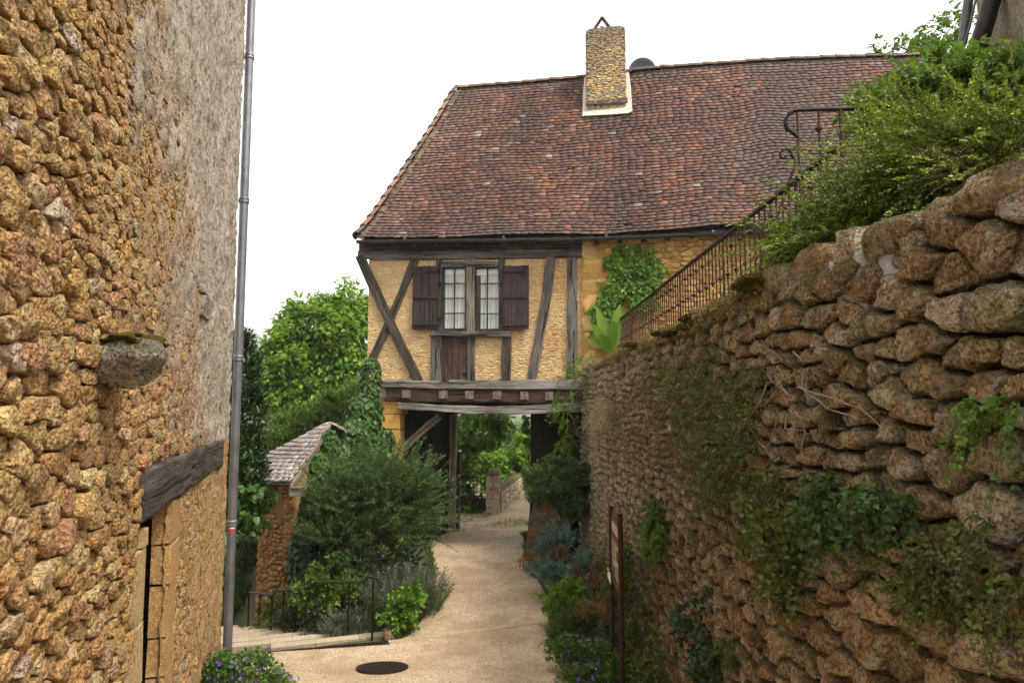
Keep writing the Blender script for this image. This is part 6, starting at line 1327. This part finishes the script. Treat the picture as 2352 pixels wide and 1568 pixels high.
hang('hanging_plant', 'dense green-brown hanging plant below the mossy coping', [(1610, 830, 80, 50), (1640, 910, 70, 70)], 'hang', 166, 102, (.024, .012), (.12, .40), X=1.51, nl=18, tw=.003)
hang('wall_thicket', 'dark leafy thicket hanging on the middle of the wall', [(1720, 900, 60, 80), (1700, 1010, 60, 70), (1660, 1080, 50, 50)], 'hang', 167, 102, (.024, .014), (.10, .34), X=1.51, nl=16, tw=.003)
hang('leafy_creeper', 'green heart-leaved creeper hanging in a long tongue on the wall', [(1790, 1120, 55, 50), (1800, 1220, 40, 60), (1830, 1310, 18, 50)], 'hang', 168, 187, (.028, .024), (.06, .18), X=1.49, shape='h', nl=7)
hang('leafy_creeper', 'spreading green creeper under the big stones of the wall', [(1950, 1120, 80, 40), (2020, 1160, 70, 40), (1920, 1170, 60, 40), (2000, 1080, 50, 30)], 'ivy', 169, 153, (.024, .020), (.05, .16), X=1.49, shape='h', nl=7)
hang('leafy_creeper', 'reddish green creeper at the right edge of the picture on the wall', [(2290, 1235, 70, 50), (2340, 1330, 40, 90), (2180, 1260, 50, 30)], 'hang', 170, 71, (.018, .014), (.05, .15), X=1.50, shape='h', nl=8)
hang('small_fern', 'light green small-leaved plant low on the wall right of the sign', [(1522, 1230, 24, 60), (1510, 1180, 16, 30)], 'rose', 171, 90, (.035, .022), (.08, .2), X=1.48)
hang('dark_creeper', 'dark ivy strand low on the wall near the bottom edge', [(1612, 1420, 22, 80), (1640, 1500, 24, 50)], 'ivydark', 172, 90, (.045, .035), (.06, .16), X=1.46, shape='h', nl=7)
hang('shade_plant', 'dark green shade plant filling the corner between sign and wall', [(1450, 1400, 34, 70), (1470, 1470, 40, 60), (1440, 1310, 22, 60), (1500, 1530, 40, 40)], 'hang', 173, 130, (.045, .022), (.1, .3), X=1.36)
hang('little_wall_plant', 'little green tuft among the mortared lower stones', [(2160, 1330, 24, 36), (1700, 1490, 26, 26)], 'hang', 174, 50, (.022, .014), (.05, .14), X=1.49)
hang('upper_wall_weed', 'thin weeds growing from a joint at the right edge of the wall', [(2300, 940, 40, 30), (2240, 900, 20, 20)], 'rose', 175, 22, (.020, .015), (.05, .16), X=1.48)
# bleached bare twigs
tw = thing('bare_twigs', 'bleached bare twigs dangling from the upper wall', 'twigs', tuple(hit(1810, 900, (1.46, 0, 0), (1, 0, 0)))); r = np.random.default_rng(77); polys = []
for k in range(14):
    px, py = r.uniform(1760, 1850), r.uniform(800, 960); pts = []
    dx, dy = r.normal(0, 14), r.uniform(8, 26)
    for i in range(8): P = hit(px, py, (1.46 - .02 * math.sin(i + k), 0, 0), (1, 0, 0)); pts.append(P); px += dx; py += dy; dx += r.normal(0, 9); dy += r.normal(-2, 7)
    polys.append((np.array(pts), np.linspace(.0042, .0015, 8)))
tubes('twig', polys, M['palestem'], tw, 5)
# ---- shrubs on the terrace at the top right
bush('cotoneaster', 'arching small-leaved cotoneaster spilling over the wall at the right', 'shrub', [EL(1860, 570, 4.0, 75, 45, .3), EL(1950, 525, 3.9, 75, 55, .35), EL(2050, 455, 3.8, 90, 80, .4), EL(2130, 370, 3.7, 95, 85, .4), EL(2200, 430, 3.4, 110, 80, .4), EL(2300, 370, 3.3, 110, 90, .4), EL(2085, 320, 4.1, 50, 40, .3)], 'coton', 181, 1650, (.16, .72), (.019, .012), .9, .12, .22, 36, lexp=3.0, base=np.array([2.6, 3.8, WT]), side=(-.55, -.1, 0), flat=.55, twig_r=.003)
bush('leafy_shrub', 'broad-leaved green shrub behind the cotoneaster under the corner building', 'shrub', [EL(2120, 235, 5.3, 70, 40, .4), EL(2220, 235, 5.2, 90, 40, .4), EL(2320, 215, 5.0, 70, 45, .4), EL(2150, 165, 5.5, 34, 34, .25), EL(2050, 255, 5.4, 45, 30, .3)], 'rose', 182, 460, (.16, .42), (.060, .038), .85, .2, .25, 12, base=np.array([3.9, 5.2, WT + .8]), side=(-.3, 0, .1), shape='d', twig_r=.004)
bush('twiggy_shrub', 'dry brown twiggy patch in the cotoneaster near the right edge', 'shrub', [EL(2260, 400, 3.05, 80, 60, .2), EL(2310, 520, 2.9, 60, 40, .15)], 'hangdry', 183, 120, (.15, .4), (.016, .008), .9, .1, .3, 12, base=np.array([2.6, 3.0, WT]), twig_mat='twig', twig_r=.003)
bush('lobed_leaf_plant', 'yellow-green lobed leaves at the left end of the terrace shrubs', 'plant', [EL(1840, 600, 4.2, 34, 26, .15), EL(1810, 560, 4.3, 22, 20, .12)], 'vine', 184, 60, (.06, .16), (.045, .038), .8, .3, .3, 7, base=np.array([2.2, 4.2, WT]), shape='h')
# ---- beyond the passage
tree('fig_tree', 'fig tree with large dark leaves seen through the passage', np.array([-1.9, 20.6, 0]), [EL(1090, 985, 20.5, 75, 45, .8), EL(1058, 1050, 20.3, 30, 45, .5), EL(1150, 965, 20.8, 22, 22, .3), EL(1070, 1160, 20.0, 24, 45, .3), EL(1055, 1120, 20.2, 30, 60, .4)], 'fig', 191, 120, 18, .30, (.19, .15), .09, shape='h', down=.6)
tree('vine_hedge', 'bright green vine hedge behind the gate pillar', np.array([-.2, 25, 0]), [EL(1110, 1060, 24.5, 45, 40, .5), EL(1175, 1070, 25.5, 45, 45, .5), EL(1205, 1050, 25, 30, 50, .5), EL(1140, 1090, 24.5, 40, 30, .5)], 'vine', 192, 230, 34, .26, (.13, .10), .05, cat='hedge', shape='h', down=.8)
tree('passage_creeper', 'leafy creeper on the right edge of the rear opening', at(1214, 1210, 17.5) * [1, 1, 0], [EL(1214, 970, 17.4, 8, 40, .15), EL(1216, 1020, 17.4, 6, 40, .12)], 'fig', 193, 26, 14, .10, (.08, .07), .02, cat='creeper', shape='h')
r = np.random.default_rng(3); n = 9000; gx = r.uniform(-1.9, 3.2, n); gy = r.uniform(17.6, 26.5, n); kp = vnoise(np.stack([gx, gy, 0 * gx], 1), 1.1, 4) + .6 * sstep(-.2, 1.2, gx) * sstep(20, 23, gy) > .22; gx, gy = gx[kp], gy[kp]; m = len(gx)
V, T = leaf_arrays(np.stack([gx, gy, 0 * gx + .005], 1), unit(np.array([0, 0, 1.]) + rand_dirs(m, r) * .6), rand_dirs(m, r), r.uniform(.05, .14, m), .012); tag(obj('grass', V, T, M['grass']), 'short tufts of grass on the gravel beyond the passage', 'grass', kind='stuff')
tree('distant_trees', 'hazy band of trees far beyond the vine hedge', np.array([-2., 60, -3.5]), [EL(1130, 1000, 60, 90, 25, 3), EL(1190, 1005, 62, 60, 22, 3), EL(1060, 990, 60, 60, 30, 3)], 'wood', 194, 160, 40, .9, (.4, .25), .3, cat='trees')
